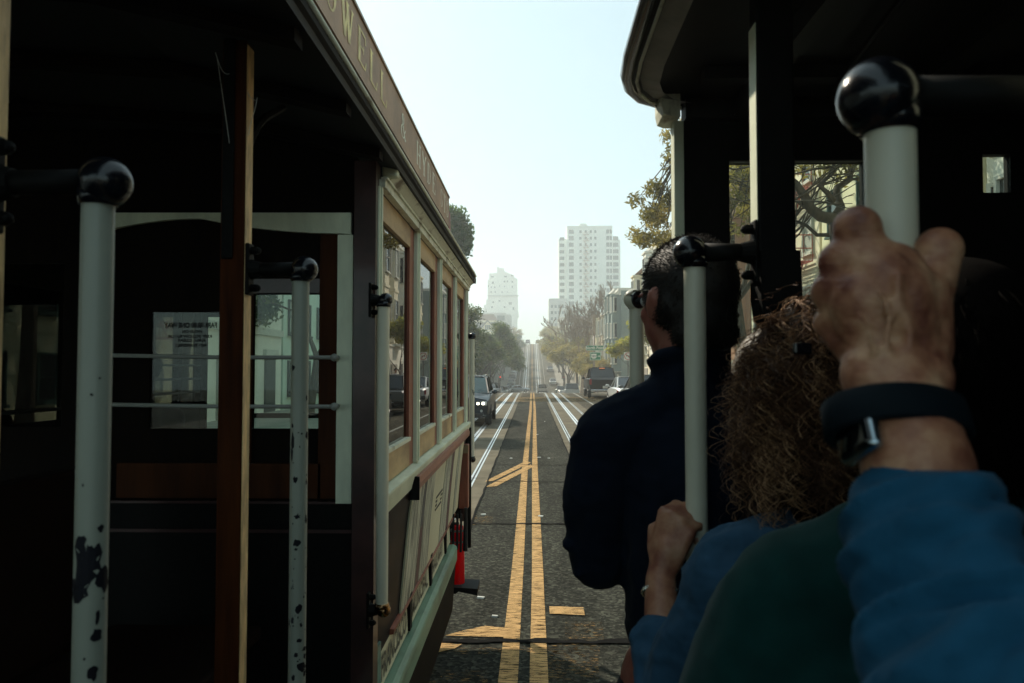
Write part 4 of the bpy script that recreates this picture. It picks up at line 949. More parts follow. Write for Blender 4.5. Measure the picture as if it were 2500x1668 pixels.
# ------------------------------------------------------------------ cable cars
def chaikin(pts, it=2):
    pts = [Vector(p) for p in pts]
    for _ in range(it):
        q = [pts[0]]
        for a, b in zip(pts, pts[1:]): q += [a*.75+b*.25, a*.25+b*.75]
        pts = q+[pts[-1]]
    return pts
def polex(u, v, Y): return at(u, v, Y).x
def grab_pole(parent, x, y, zt, zb, r, postx, pm='enamel_white', s=-1, armz=None, postw=.03, ballr=.028, bottom='black_gloss'):
    """vertical hand pole with ball elbows; s points from the pole to the post"""
    p = obj('grab_pole', MB().tube([(x, y, zb), (x, y, zb+.5), (x, y, zt)], r, 28), M[pm], parent, smooth=False); smooth_by_angle(p, 40)
    for k, (z, e) in enumerate(((zt, 1), (zb, -1))):
        m_ = MB(); c = Vector((x, y, z+e*ballr*.72)); m_.ball(c-Vector((s*ballr*.28, 0, 0)), ballr, 4)
        m_.tube([(x, y, z-e*.006), (x, y, z+e*ballr*.4)], [r*1.18, r*1.3], 24)
        m_.tube(chaikin([c, c+Vector((s*.03, 0, 0)), (postx-s*.01, y, c.z), (postx-s*.006, y, c.z)]), [ballr*.78]*2+[r*.80]*30 if False else r*.78, 18) if False else None
        f = obj('pole_elbow', m_, M['black_gloss' if k == 0 else bottom], p, smooth=True)
        obj('elbow_arm', MB().tube([c+Vector((s*ballr*.6, 0, 0)), (postx-s*.006, y, c.z)], [r*.86, r*.80], 18), M['black_iron'], f, smooth=True)
        m_ = MB(); m_.rbox(*sorted((postx-s*.009, postx)), y-.016, y+.016, c.z-.055, c.z+.055, .003)
        for q in (-.04, .04):
            m_.tube([(postx-s*.008, y, c.z+q), (postx-s*.022, y, c.z+q)], .009, 6); m_.ball((postx-s*.022, y, c.z+q), .0075, 2)
        m_.tube([(postx-s*.008, y, c.z), (postx-s*.03, y, c.z)], [.022, .016], 14)
        obj('bracket_plate', m_, M['black_iron'], f, smooth=False)
    return p

# ---------------- left car
LC = thing('cable_car', 'dark old cable car on the left with letter board, side windows and chipped poles', 'cable car', (-1.54, 3, 0))
XS, Y0c, Y1c = -.5, 2.41, 5.72
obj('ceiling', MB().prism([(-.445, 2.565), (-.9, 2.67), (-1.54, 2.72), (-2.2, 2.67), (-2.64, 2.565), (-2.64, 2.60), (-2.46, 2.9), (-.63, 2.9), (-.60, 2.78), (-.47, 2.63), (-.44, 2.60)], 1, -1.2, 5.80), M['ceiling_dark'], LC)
m_ = MB()
for k in range(9):
    y = -1.0+k*.4
    m_.add([(x, yy, z) for yy in (y, y+.05) for x, z in ((-.46, 2.563), (-.9, 2.668), (-1.54, 2.718), (-2.2, 2.668), (-2.62, 2.563), (-2.62, 2.535), (-2.2, 2.64), (-1.54, 2.69), (-.9, 2.64), (-.46, 2.535))],
           [tuple(range(10)), tuple(range(19, 9, -1))]+[(i, (i+1) % 10, (i+1) % 10+10, i+10) for i in range(10)])
obj('roof_ribs', m_, M['dark_wood'], LC)
path = [(-.433, -1.2, 2.612), (-.433, 5.5, 2.612), (-.437, 5.72, 2.612), (-.47, 5.86, 2.612), (-.60, 5.93, 2.612), (-1.4, 5.97, 2.612), (-2.6, 5.93, 2.612)]
gut = obj('gutter', MB().tube(path, .0075, 10), M['cream_weathered'], LC, smooth=True)
obj('gutter_lip', MB().tube([(p[0]-.018, p[1]-.02, p[2]-.036) for p in path], .0045, 8), M['cream_weathered'], gut, smooth=True)
m_ = MB(); m_.prism([(-.47, 2.572), (-.452, 2.574), (-.434, 2.590), (-.432, 2.606), (-.45, 2.612)], 1, -1.2, 5.6); obj('gutter_channel', m_, M['black_iron'], gut)
m_ = MB(); m_.prism([(-.6, 2.57), (-.45, 2.58), (-.45, 2.62), (-.63, 2.88), (-.8, 2.9), (-2.3, 2.9), (-2.6, 2.6)], 1, 5.80, 5.92); obj('roof_end', m_, M['roof_tin'], LC)
LB = obj('letter_board', MB().box(-.64, -.618, -1.1, 5.46, 2.95, 3.165), M['letter_brown'], LC)
obj('board_edge', MB().box(-.646, -.612, -1.1, 5.465, 3.1655, 3.178), M['tan_rail'], LB)
obj('clerestory', MB().box(-2.44, -.66, -1.2, 5.3, 2.9, 3.14), M['roof_tin'], LC)
m_ = MB(); m_.box(-.66, -.64, 5.50, 5.54, 2.9, 3.22); m_.box(-.67, -.63, 5.47, 5.58, 3.12, 3.15); m_.prism([(5.56, 2.75), (5.72, 2.72), (5.66, 3.08), (5.6, 3.1)], 0, -.66, -.63)
obj('board_bracket', m_, M['red_brown'], LC)
# serif letters, drawn as strokes: (x0,y0,x1,y1,weight), glyph box 0..1 wide, 0..1 high
TH, TN = .22, .12
SER = {
 'P': [(.2, 0, .2, 1, TH), (.05, .03, .38, .03, .05), (.05, .97, .5, .97, .05), 'arc .48 .74 .30 .25 -90 90', (.2, .49, .5, .49, .05)],
 'O': ['arc .5 .5 .42 .49 0 360'],
 'W': [(.08, .97, .3, 0, TH), (.3, 0, .5, .9, TN), (.46, .97, .68, 0, TH), (.68, 0, .92, .97, TN), (-.04, .97, .22, .97, .05), (.36, .97, .6, .97, .05), (.82, .97, 1.04, .97, .05)],
 'E': [(.22, 0, .22, 1, TH), (.06, .03, .86, .03, .05), (.06, .97, .82, .97, .05), (.2, .5, .62, .5, .05), (.84, .03, .9, .28, .07), (.8, .97, .84, .76, .07), (.62, .38, .62, .62, .05)],
 'L': [(.22, 0, .22, 1, TH), (.06, .03, .86, .03, .05), (.06, .97, .42, .97, .05), (.84, .03, .92, .3, .08)],
 'H': [(.2, 0, .2, 1, TH), (.8, 0, .8, 1, TH), (.2, .5, .8, .5, .05), (.04, .03, .36, .03, .05), (.64, .03, .96, .03, .05), (.04, .97, .36, .97, .05), (.64, .97, .96, .97, .05)],
 'Y': [(.1, .97, .5, .45, TH), (.9, .97, .5, .45, TN), (.5, 0, .5, .5, TH), (.34, .03, .68, .03, .05), (-.02, .97, .26, .97, .05), (.76, .97, 1.02, .97, .05)],
 'D': [(.2, 0, .2, 1, TH), (.04, .03, .45, .03, .05), (.04, .97, .45, .97, .05), 'arc .42 .5 .44 .47 -90 90'],
 'S': ['arc .5 .73 .30 .24 20 270', 'arc .5 .26 .32 .24 -160 90', (.80, .68, .80, .95, .05), (.18, .05, .18, .34, .05)],
 'T': [(.5, 0, .5, 1, TH), (.1, .97, .9, .97, .06), (.34, .03, .66, .03, .05), (.1, .72, .1, .97, .05), (.9, .72, .9, .97, .05)],
 '&': ['arc .45 .76 .21 .21 -60 300', 'arc .42 .27 .34 .26 60 330', (.3, .62, .85, .04, .12), (.72, .3, .9, .46, .06), (.8, .04, .98, .1, .07)]}
def glyph(ch, y, z, w, h, x):
    m_ = MB()
    def stroke(ax, ay, bx, by, t):
        a = Vector((ax*w, ay*h)); b = Vector((bx*w, by*h)); d = (b-a).normalized(); n_ = Vector((-d.y, d.x))*t*w*.5
        if abs(d.x) > .9: n_ = n_*1.0
        m_.quad(*[(x, y+p.x, z+p.y) for p in (a-n_, b-n_, b+n_, a+n_)])
    for i_, st in enumerate(SER[ch]):
        if isinstance(st, str):
            _, cx, cy, rx, ry, a0, a1 = st.split(); cx, cy, rx, ry, a0, a1 = map(float, (cx, cy, rx, ry, a0, a1)); n = 22; P = []
            for k in range(n+1):
                a = R(a0+(a1-a0)*k/n); t = .05+.11*abs(math.cos(a)); P.append(((cx+math.cos(a)*rx)*w, (cy+math.sin(a)*ry)*h, (cx+math.cos(a)*(rx-t))*w, (cy+math.sin(a)*(ry-.05))*h))
            for p, q in zip(P, P[1:]): m_.quad((x, y+p[0], z+p[1]), (x, y+q[0], z+q[1]), (x, y+q[2], z+q[3]), (x, y+p[2], z+p[3]))
        else: stroke(*st)
        x += .0002
    return m_
for ch, y, mm_ in (('P', 1.93, 'gold_leaf'), ('O', 2.14, 'gold_leaf'), ('W', 2.345, 'gold_leaf'), ('E', 2.56, 'gold_leaf'), ('L', 2.755, 'gold_leaf'), ('L', 2.95, 'gold_leaf'), ('&', 3.42, 'pale_letter'),
                   ('H', 3.90, 'pale_letter'), ('Y', 4.10, 'pale_letter'), ('D', 4.31, 'pale_letter'), ('E', 4.53, 'pale_letter'), ('S', 4.92, 'pale_letter'), ('T', 5.10, 'pale_letter'), ('S', 5.27, 'pale_letter')):
    obj('lettering', glyph(ch, y, 2.998, .15, .125, -.6165), M[mm_], LB)
# side wall of the cabin
obj('header', MB().prism([(-.503, 2.527), (-.503, 2.60), (-.462, 2.592), (-.455, 2.580), (-.458, 2.566)], 1, 2.50, 5.78), M['cream_weathered'], LC)
obj('header_end', MB().rbox(-.505, -.452, 2.455, 2.50, 2.545, 2.60, .008), M['cream_green'], LC)
obj('head_rail', MB().box(-.512, -.486, 2.42, 5.74, 2.500, 2.526).box(-.50, -.478, 2.42, 5.74, 2.5265, 2.534), M['cream_weathered'], LC)
PYs = [2.42, 3.24, 4.04, 4.84, 5.66]
for i, y in enumerate(PYs):
    w = .03 if i else .02
    m_ = MB(); m_.rbox(-.534, -.499, y-w, y+w, 1.49, 2.4995, .004); m_.box(-.4988, -.494, y-w*.4, y+w*.4, 1.5, 2.498); obj('mullion', m_, M['cream_green'], LC)
for i in range(4):
    a, b = PYs[i]+.03, PYs[i+1]-.03
    wv = obj('side_window', MB().box(-.548, -.517, b-.11, b-.001, 1.49, 2.499), M['red_brown'], LC); obj('stile', MB().box(-.548, -.517, a+.001, a+.05, 1.49, 2.499), M['red_brown'], wv)
    obj('top_rail', MB().box(-.545, -.514, a+.0505, b-.1105, 2.41, 2.498), M['tan_panel'], wv)
    m_ = MB(); m_.box(-.545, -.514, a+.0505, b-.1105, 1.494, 1.597); obj('bottom_rail', m_, M['tan_panel'], wv)
    m_ = MB(); m_.box(-.547, -.508, a+.0505, b-.1105, 1.5975, 1.612); obj('rail_ledge', m_, M['cream_weathered'], wv)
    obj('glass', MB().box(-.531, -.528, a+.0505, b-.1105, 1.6125, 2.4095), M['car_window_glass'], wv)
obj('sill', MB().prism([(-.53, 1.405), (-.494, 1.405), (-.476, 1.475), (-.476, 1.483), (-.53, 1.4895)], 1, 2.44, 5.75), M['cream_green'], LC)
def xs(z): return -.5 - .056*max(0, min(1, (1.41-z)/.55))**.8
def side_panel(y0, y1, z0, z1, off, th=.012, n=5):
    zz = [z0+(z1-z0)*i/n for i in range(n+1)]; pr = [(xs(z)+off, z) for z in zz]+[(xs(z)+off-th, z) for z in reversed(zz)]
    return MB().prism(pr, 1, y0, y1)
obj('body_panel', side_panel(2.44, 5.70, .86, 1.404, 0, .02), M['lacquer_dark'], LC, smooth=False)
obj('corner_post', MB().box(-.577, -.506, 2.37, 2.44, .72, 2.575), M['maroon'], LC)
PB = obj('advert_board', side_panel(3.08, 5.42, .885, 1.40, .010, .008), M['poster_cream'], LC)
obj('board_rail', MB().prism([(-.50, 1.400), (-.466, 1.400), (-.462, 1.425), (-.470, 1.448), (-.50, 1.452)], 1, 3.05, 5.50), M['red_brown'], PB)
obj('board_edge', MB().box(-.51, -.462, 3.035, 3.049, 1.36, 1.455), M['black_iron'], PB)
for a, b, z0, z1, mm_ in ((3.10, 3.42, .89, 1.395, 'poster_grey'), (3.425, 3.52, 1.16, 1.395, 'poster_slate'), (3.425, 3.52, .89, 1.155, 'poster_plum'), (3.525, 3.82, .89, 1.395, 'poster_grey'),
                          (4.30, 4.62, .89, 1.395, 'poster_grey'), (4.63, 4.76, .89, 1.395, 'poster_plum'), (4.77, 4.90, .89, 1.395, 'poster_cream'), (5.05, 5.2, .89, 1.395, 'poster_grey')):
    obj('poster_stripe', side_panel(a, b, z0, z1, .0125, .002), M[mm_], PB)
m_ = MB(); rk = random.Random(4)
for r_ in range(4):
    y = 3.98
    while y < 4.24:
        w = rk.uniform(.012, .03); z = 1.20-r_*.022
        if not (r_ in (1, 2) and 4.02 < y < 4.18): m_.box(xs(z)+.011, xs(z)+.0135, y, y+w, z, z+.010)
        y += w+.012
obj('poster_print', m_, M['poster_ink'], PB)
obj('belt_moulding', MB().prism([(-.565, .862), (-.540, .866), (-.536, .884), (-.56, .888)], 1, 2.9, 5.2), M['red_brown'], LC)
bandm = MB().prism([(-.575, .735), (-.550, .735), (-.556, .860), (-.575, .860)], 1, 2.7, 4.98); BD = obj('name_band', bandm, M['poster_cream'], LC)
obj('name_band_end', MB().prism([(-.575, .735), (-.550, .735), (-.556, .860), (-.575, .860)], 1, 1.2, 2.699), M['side_teal'], LC)
obj('batten', MB().box(-.57, -.543, 2.62, 2.68, .738, .92), M['side_teal'], LC)
for y in (3.30, 3.98, 4.66): obj('batten', MB().box(-.57, -.540, y, y+.055, .738, .90), M['black_iron'], LC)
def side_text(s_, yc, size, xsc=1.0):
    B = Matrix.Translation((-.5495, yc, .797)) @ Matrix(((0, 0, 1, 0), (1, 0, 0, 0), (0, 1, 0, 0), (0, 0, 0, 1))) @ Matrix.Diagonal((xsc, 1, 1, 1))
    text_obj('lettering', s_, size, M['poster_ink'], B, BD, bold=.0022)
side_text('SAN', 2.45, .13, 1.0); side_text('FRANCISCO', 2.985, .128, .78) ; side_text('MUNICIPAL', 3.665, .115, .85); side_text('RAILWAY', 4.34, .115, .95)
obj('side_step', MB().prism([(-.58, .725), (-.522, .728), (-.504, .715), (-.500, .70), (-.500, .625), (-.58, .625)], 1, .5, 4.96), M['side_green'], LC)
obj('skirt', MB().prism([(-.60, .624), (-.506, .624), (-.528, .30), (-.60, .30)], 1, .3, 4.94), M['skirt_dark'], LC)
# rear bulkhead with its openings
YB = 2.41
def bx(u0, u1, v0, v1, y0, y1, mb, Y=None):
    a = at(u0, v0, Y or YB); b = at(u1, v1, Y or YB); mb.box(a.x, b.x, y0, y1, b.z, a.z); return mb
xl_ = -2.57
m_ = MB(); XX = lambda u: at(u, 899, YB).x; ZZ = lambda v: at(700, v, YB).z
def grid_wall(mb, xr_, zr_, holes, y0, y1):
    xe = sorted({xr_[0], xr_[1]} | {h[0] for h in holes} | {h[1] for h in holes}); ze = sorted({zr_[0], zr_[1]} | {h[2] for h in holes} | {h[3] for h in holes})
    for a, b in zip(xe, xe[1:]):
        run = None
        for c, d in zip(ze, ze[1:]):
            mx, mz = (a+b)/2, (c+d)/2
            if any(h[0] < mx < h[1] and h[2] < mz < h[3] for h in holes): continue
            mb.box(a, b, y0, y1, c, d)
    return mb
Hs = [(XX(614), XX(782), ZZ(1048), ZZ(718)), (XX(364), XX(600), ZZ(1048), ZZ(761)), (XX(-60), XX(150), ZZ(1045), ZZ(640))]
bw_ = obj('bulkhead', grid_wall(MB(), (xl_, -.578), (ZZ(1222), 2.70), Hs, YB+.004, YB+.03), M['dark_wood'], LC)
obj('bulkhead_base', MB().box(xl_, -.578, YB-.006, YB+.03, .72, ZZ(1222)-.001), M['black_iron'], LC)
obj('panel_moulding', MB().box(XX(270), XX(862), YB-.010, YB-.0065, ZZ(1300), ZZ(1292)).box(XX(270), XX(862), YB-.02, YB-.0065, ZZ(1228), ZZ(1222)), M['maroon'], LC)
m_ = MB(); bx(784, 828, 560, 1216, YB-.012, YB+.003, m_); bx(290, 784, 1130, 1216, YB-.012, YB+.003, m_); bx(600, 614, 718, 1129, YB-.012, YB+.003, m_)
obj('door_frame', m_, M['door_brown'], LC)
obj('door_rail', bx(615, 783, 682, 716, YB-.010, YB+.003, MB()), M['maroon'], LC)
top = [(862, 524), (862, 576), (836, 574)] + [(836-(836-500)*math.sin(R(a)), 538+36*math.cos(R(a))**2) for a in range(6, 91, 7)] + [(500-(500-290)*k/8, 538+ 4*(k/8)**2*6) for k in range(1, 9)] + [(250, 574), (215, 576), (215, 524)]
arch = MB(); n = len(top)
P3 = [at(u, v, YB) for u, v in top]; arch.add([(p.x, YB-.03, p.z) for p in P3]+[(p.x, YB-.0125, p.z) for p in P3], [tuple(range(n)), tuple(range(2*n-1, n-1, -1))]+[(i, (i+1) % n, (i+1) % n+n, i+n) for i in range(n)])
bx(830, 862, 577, 1226, YB-.028, YB+.002, arch); bx(215, 245, 577, 1226, YB-.028, YB+.002, arch)
obj('arched_frame', arch, M['cream_green'], LC)
ge = obj('door_glass', MB().box(Hs[0][0], Hs[0][1], YB+.012, YB+.015, Hs[0][2], Hs[0][3]), M['clear_glass'], LC)
obj('glazing_bar', bx(614, 782, 1010, 1022, YB+.016, YB+.028, MB()), M['black_iron'], ge)
gg = obj('door_glass', MB().box(Hs[1][0], Hs[1][1], YB+.012, YB+.015, Hs[1][2], Hs[1][3]), M['clear_glass'], LC)
mat('ink_black', (.004, .004, .004), .6)
def mtext(s_, u0, u1, v, hpx, bold=.0004):
    me = text_mesh(s_, hpx/749*1.35, 'lettering', bold=bold); x_ = [q.co.x for q in me.vertices]; wd = max(x_)-min(x_); c_ = (max(x_)+min(x_))/2
    a = at(u0, v, YB); b = at(u1, v, YB); sx = (b.x-a.x)/wd
    me.transform(Matrix.Translation(((a.x+b.x)/2, YB+.0105, a.z)) @ Matrix.Rotation(PI/2, 4, 'X') @ Matrix.Diagonal((-sx, 1, 1, 1)) @ Matrix.Translation((-c_, 0, 0)))
    obj('lettering', me, M['ink_black'], gg)
mtext('FARE $8.00 ONE WAY', 396, 526, 794.5, 13, .0009); mtext('HOLD ON', 441, 488, 809.5, 7.5); mtext('KEEP YELLOW FLOOR', 405, 514, 821.5, 7.5); mtext('AREA CLEAR', 428, 498, 831, 7.5); mtext('NO TRANSFERS', 423, 500, 843.5, 7.5)
for v in (870, 990):
    a = at(275, v-2, YB-.07); b = at(816, v+3, YB-.07)
    m_ = MB(); m_.tube([a, (a+b)/2-Vector((0, 0, .003)), b], .0068, 10); m_.ball(b, .0125, 3); m_.tube([b, b+Vector((0, .06, 0))], .008, 8)
    obj('guard_rod', m_, M['rod_grey'], LC, smooth=True)
# left side wall, bays as on the right, and the front bulkhead
XLw = -2.58; zb_, zt_ = 1.62, 2.32
hol = []
for i in (0, 1, 3): hol.append((PYs[i]+.06, PYs[i+1]-.06, zb_, zt_))
wl2 = MB(); ye = sorted({2.44, 5.70} | {h[0] for h in hol} | {h[1] for h in hol}); zeL = [.75, zb_, zt_, 2.60]
for a, b in zip(ye, ye[1:]):
    for c, d in zip(zeL, zeL[1:]):
        if any(h[0] < (a+b)/2 < h[1] and h[2] < (c+d)/2 < h[3] for h in hol): continue
        wl2.box(XLw-.02, XLw, a, b, c, d)
fl_ = obj('far_side_wall', wl2, M['dark_wood'], LC)
for h in hol:
    g_ = obj('side_window', MB().box(XLw-.012, XLw-.008, h[0], h[1], h[2], h[3]), M['clear_glass'], LC)
    for z in ((1.72, 1.82, 1.92) if h[0] > 4 else (1.68,)): obj('window_rod', MB().tube([(XLw+.03, h[0]-.02, z), (XLw+.03, h[1]+.02, z)], .009, 6), M['black_iron'], g_)
    if h[0] > 4: obj('mullion', MB().box(XLw-.02, XLw+.015, (h[0]+h[1])/2+.05, (h[0]+h[1])/2+.10, h[2], h[3]), M['dark_wood'], g_)
YF = 5.70; XF = lambda u: at(u, 899, YF).x
hf = [(-2.54, XF(602), 1.42, 2.30), (XF(612), XF(800), 1.40, 2.50), (XF(830), XF(1020), 1.40, 2.40), (XF(1035), XF(1118), 1.55, 2.40)]
obj('front_bulkhead', grid_wall(MB(), (XLw, -.55), (.75, 2.70), hf, YF, YF+.03), M['dark_wood'], LC)
for h in hf: obj('front_window', MB().box(h[0], h[1], YF+.01, YF+.013, h[2], h[3]), M['clear_glass'], LC)
obj('floor', MB().box(XLw, -.56, -3, 5.70, .66, .72).box(-2.58, -.60, -3, 2.4, .40, .44), M['seat_wood'], LC)
m_ = MB()
for x0, x1 in ((-2.5, -2.15), (-1.05, -.62)): m_.rbox(x0, x1, 2.5, 5.6, 1.08, 1.14, .01); m_.box(x0+.05, x1-.05, 2.52, 5.58, .73, 1.08)
obj('cabin_bench', m_, M['seat_wood'], LC)
m_ = MB(); m_.rbox(-1.25, -.80, -2.5, 2.2, 1.10, 1.14, .01); m_.rbox(-1.32, -1.26, -2.5, 2.2, 1.14, 1.62, .01)
m_.rbox(-2.2, -1.8, -2.5, 2.2, 1.10, 1.14, .01); m_.box(-1.3, -1.27, -2.5, 2.2, .72, 1.14)
obj('outer_bench', m_, M['seat_wood'], LC)
# posts and hand poles
for y, lab in ((.79, None), (1.535, None), (-.2, None)):
    pw = obj('roof_post', MB().rbox(-.659, -.607, y, y+.042, .45, 2.60, .004), M['varnished_wood'], LC)
    obj('post_face', MB().box(-.6068, -.6055, y+.003, y+.039, .45, 2.59), M['lit_wood'], pw)  # lit side of the post drawn as a lighter strip
    obj('post_strap', MB().rbox(-.654, -.629, y-.006, y-.0005, 2.13, 2.60, .002), M['black_iron'], pw)
    obj('roof_brace', MB().tube(chaikin([(-.63, y+.02, 2.25), (-.63, y+.10, 2.45), (-.63, y+.3, 2.56)]), .009, 6), M['black_iron'], pw)
grab_pole(LC, polex(238, 600, .80), .80, at(241, 489, .80).z, .98, .0168, -.605, 'enamel_chipped')
grab_pole(LC, polex(732, 900, 1.55), 1.55, at(732, 681, 1.55).z, .98, .0180, -.605, 'enamel_chipped')
grab_pole(LC, polex(935, 1000, 2.345), 2.345, at(935, 745, 2.345).z, 1.155, .019, -.520, 'enamel_white', ballr=.0225, bottom='brass_worn')
grab_pole(LC, -.484, 5.93, 2.14, 1.19, .022, -.560, 'enamel_white', ballr=.026)
obj('far_corner_post', MB().box(-.56, -.50, 5.73, 5.79, .72, 2.58), M['maroon'], LC)
# paint chips, each a thin dark flake lying on its pole
mat('bare_iron', (.010, .010, .014), .6, spec=.15)
def chips(pole, Y, r, lst, seed, par):
    rg = random.Random(seed); px0 = polex(lst[0][0], lst[0][1], Y); m_ = MB(); cx = pole
    for u, v, du, dv in lst[1:]:
        p = at(u, v, Y-r); s = max(-.97, min(.97, (p.x-cx)/r)); a0 = math.asin(s); n = 13; w = du/F*(Y-r); h = dv/F*(Y-r); ring = []
        for k in range(n):
            an = 2*PI*k/n; q = rg.uniform(.62, 1.18); da = w*math.cos(an)*q/r; dz = h*math.sin(an)*q; ring.append((a0+da, p.z+dz))
        vs = [(cx+math.sin(a0)*(r+.0004), Y-math.cos(a0)*(r+.0004), p.z)]
        for f in (.5, 1.0):
            for a, z in ring: aa = a0+(a-a0)*f; vs.append((cx+math.sin(aa)*(r+.0004), Y-math.cos(aa)*(r+.0004), p.z+(z-p.z)*f))
        fs = [(0, 1+k, 1+(k+1) % n) for k in range(n)]+[(1+k, 1+n+k, 1+n+(k+1) % n, 1+(k+1) % n) for k in range(n)]; m_ = MB(); m_.add(vs, fs); obj('paint_chip', m_, M['bare_iron'], par)
PI = math.pi
poleA, poleB = [o for o in bpy.data.objects if o.name.startswith('grab_pole') and o.parent == LC][:2]
xA = polex(238, 600, .80); xB = polex(732, 900, 1.55)
LA = [(0, 0)+(0, 0), (196, 1330, 16, 26), (212, 1378, 44, 58), (236, 1420, 26, 36), (190, 1440, 30, 34), (234, 1294, 8, 11), (228, 1512, 7, 18), (226, 1558, 13, 17), (220, 1650, 14, 18), (222, 964, 4, 4), (236, 924, 3, 3), (203, 1185, 3, 5), (232, 1350, 8, 8), (205, 1610, 3, 4), (240, 1470, 3, 3)]
chips(xA, .80, .0168, LA, 1, poleA)
rg = random.Random(6); LB_ = [(0, 0, 0, 0), (715, 898, 5, 8), (744, 973, 3, 7), (747, 1063, 5, 12), (713, 1040, 3, 6), (714, 1080, 5, 22), (712, 1110, 4, 18), (721, 1172, 6, 9), (747, 1180, 3, 9), (725, 1262, 8, 6), (745, 1270, 5, 11), (724, 1326, 10, 10), (722, 1342, 5, 4), (728, 1488, 9, 11), (733, 1528, 4, 7), (730, 1566, 8, 5), (740, 1590, 9, 6), (744, 1608, 6, 8), (734, 1632, 15, 13), (722, 1600, 5, 6), (748, 1650, 6, 8), (716, 1655, 4, 10)]
for k in range(26): LB_.append((rg.uniform(712, 752), rg.uniform(1000, 1660), rg.uniform(1, 2.6), rg.uniform(1, 3.5)))
chips(xB, 1.55, .0180, LB_, 2, poleB)
# cobweb strands
mat('cobweb', (.5, .5, .45), .8)
m_ = MB()
for pts in (((526, 128), (531, 145), (540, 210), (552, 290), (560, 350)), ((531, 145), (540, 170), (552, 182), (560, 180)), ((628, 238), (624, 262), (612, 300), (607, 330)), ((604, 225), (612, 240), (624, 246))):
    m_.tube(chaikin([at(u, v, 1.50) for u, v in pts], 1), .0007, 4)
obj('cobweb', m_, M['cobweb'], LC)
# end fittings: tool frame, straps, red pouch, step
obj('tool_frame', MB().rbox(-.545, -.475, 5.50, 5.60, .86, 1.33, .004), M['red_brown'], LC)
obj('frame_rail', MB().box(-.548, -.472, 5.485, 5.499, 1.27, 1.33), M['tan_rail'], LC)
obj('end_post', MB().rbox(-.52, -.472, 5.72, 5.77, .52, 1.44, .004), M['black_iron'], LC)
Yr = 5.12; rx = at(1117, 1385, Yr).x
RP = thing('red_pouch', 'bright red cylindrical pouch hanging in black straps at the far end of the left car', 'pouch', (rx, Yr, .42), group=None)
zt_r = at(1117, 1345, Yr).z; zb_r = at(1117, 1423, Yr).z
m_ = MB(); m_.tube([(rx, Yr, zb_r), (rx, Yr, zb_r+.004), (rx, Yr, zt_r+.05), (rx, Yr, zt_r+.17)], [.047, .049, .046, .038], 24)
rp_ = obj('pouch_body', m_, M['red_vinyl'], RP); smooth_by_angle(rp_, 40)
for i_, (u, k) in enumerate(((1107, 0), (1117, 1), (1126, 0))):
    p, q = at(u, 1255, Yr-.055), at(u-1, 1348-6*k, Yr-.055); obj('strap', MB().tube([p, (p+q)/2+Vector((0, -.004, 0)), q], .0085, 6), M['strap_black'], RP)
p, q = at(1137, 1240, Yr-.03), at(1136, 1345, Yr-.03); obj('strap', MB().tube([p, q], [.012, .017], 8), M['strap_black'], RP)
for z in (zt_r+.06, zt_r+.135): obj('reflective_ring', MB().tube([(rx, Yr, z), (rx, Yr, z+.012)], .0485, 24), M['rod_grey'], RP)
p = at(1100, 1428, Yr); q = at(1168, 1436, Yr); m_ = MB(); m_.prism([(p.x, p.z), (q.x, q.z+.012), (q.x-.004, q.z-.032), (p.x+.06, p.z-.028), (p.x+.04, p.z-.045), (p.x, p.z-.03)], 1, Yr-.06, Yr+.16)
obj('end_step', m_, M['black_iron'], LC)
m_ = MB()
for yy in (1.0, 4.2):
    for e in (-2.07, -1.01):
        m_.tube([(e-.06, yy, .33), (e+.06, yy, .33)], .33, 24)
obj('wheels', m_, M['black_iron'], LC); obj('truck_frame', MB().box(-2.4, -.75, -2.5, 5.3, .34, .6), M['black_iron'], LC)

# ---------------- right car
RC = thing('cable_car', 'dark open cable car on the right carrying the passengers, roof corner rounded', 'cable car', (1.6, 0, 0))
out = [(.225, -.9), (.225, 1.66), (.232, 1.78), (.25, 1.86), (.285, 1.925), (.34, 1.965), (.42, 1.985), (.6, 1.995), (2.9, 2.0), (2.9, -.9)]
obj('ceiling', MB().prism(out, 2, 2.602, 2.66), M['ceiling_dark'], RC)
def inset(d): return [(x+d if x < 2 else x, min(y, 1.7+(y-1.7)*(1-d/.3)) if y > 1.7 else y) for x, y in out[:9]]
obj('roof_rim', MB().tube([(x, y, 2.612) for x, y in inset(0)], .0175, 12), M['black_gloss'], RC, smooth=True)
obj('rim_highlight', MB().tube([(x, y, 2.592) for x, y in inset(.022)], .0042, 8), M['cream_weathered'], RC, smooth=True)  # thin pale tube drawn in as the highlight line along the rim
ip = [(x, y) for x, y in inset(.03)]; iq = [(x, y) for x, y in inset(.075)]
m_ = MB(); n = len(ip); m_.add([(x, y, 2.600) for x, y in ip]+[(x, y, 2.584) for x, y in iq], [(i, i+1, i+1+n, i+n) for i in range(n-1)]); mat('ceiling_trim', (.17, .16, .13), .5, var=.3); obj('ceiling_trim', m_, M['ceiling_trim'], RC)
obj('roof_top', MB().prism([(x+.2, y-.1) for x, y in out], 2, 2.661, 2.9), M['roof_tin'], RC)
m_ = MB()
for k in range(5): m_.box(.40, 2.8, -.7+k*.6, -.66+k*.6, 2.570, 2.601)
m_.box(.52, .56, -.85, 1.9, 2.55, 2.5995); m_.box(.9, .96, -.85, 1.9, 2.56, 2.5995)
obj('roof_ribs', m_, M['ceiling_dark'], RC)
obj('conduit', MB().tube(chaikin([(.62, .2, 2.565), (.62, 1.0, 2.56), (.66, 1.3, 2.56), (.72, 1.8, 2.56), (.80, 1.9, 2.57)]), .008, 8), M['black_iron'], RC)
YR = 1.93; RX = lambda u: at(u, 899, YR).x; RZ = lambda v: at(1800, v, YR).z
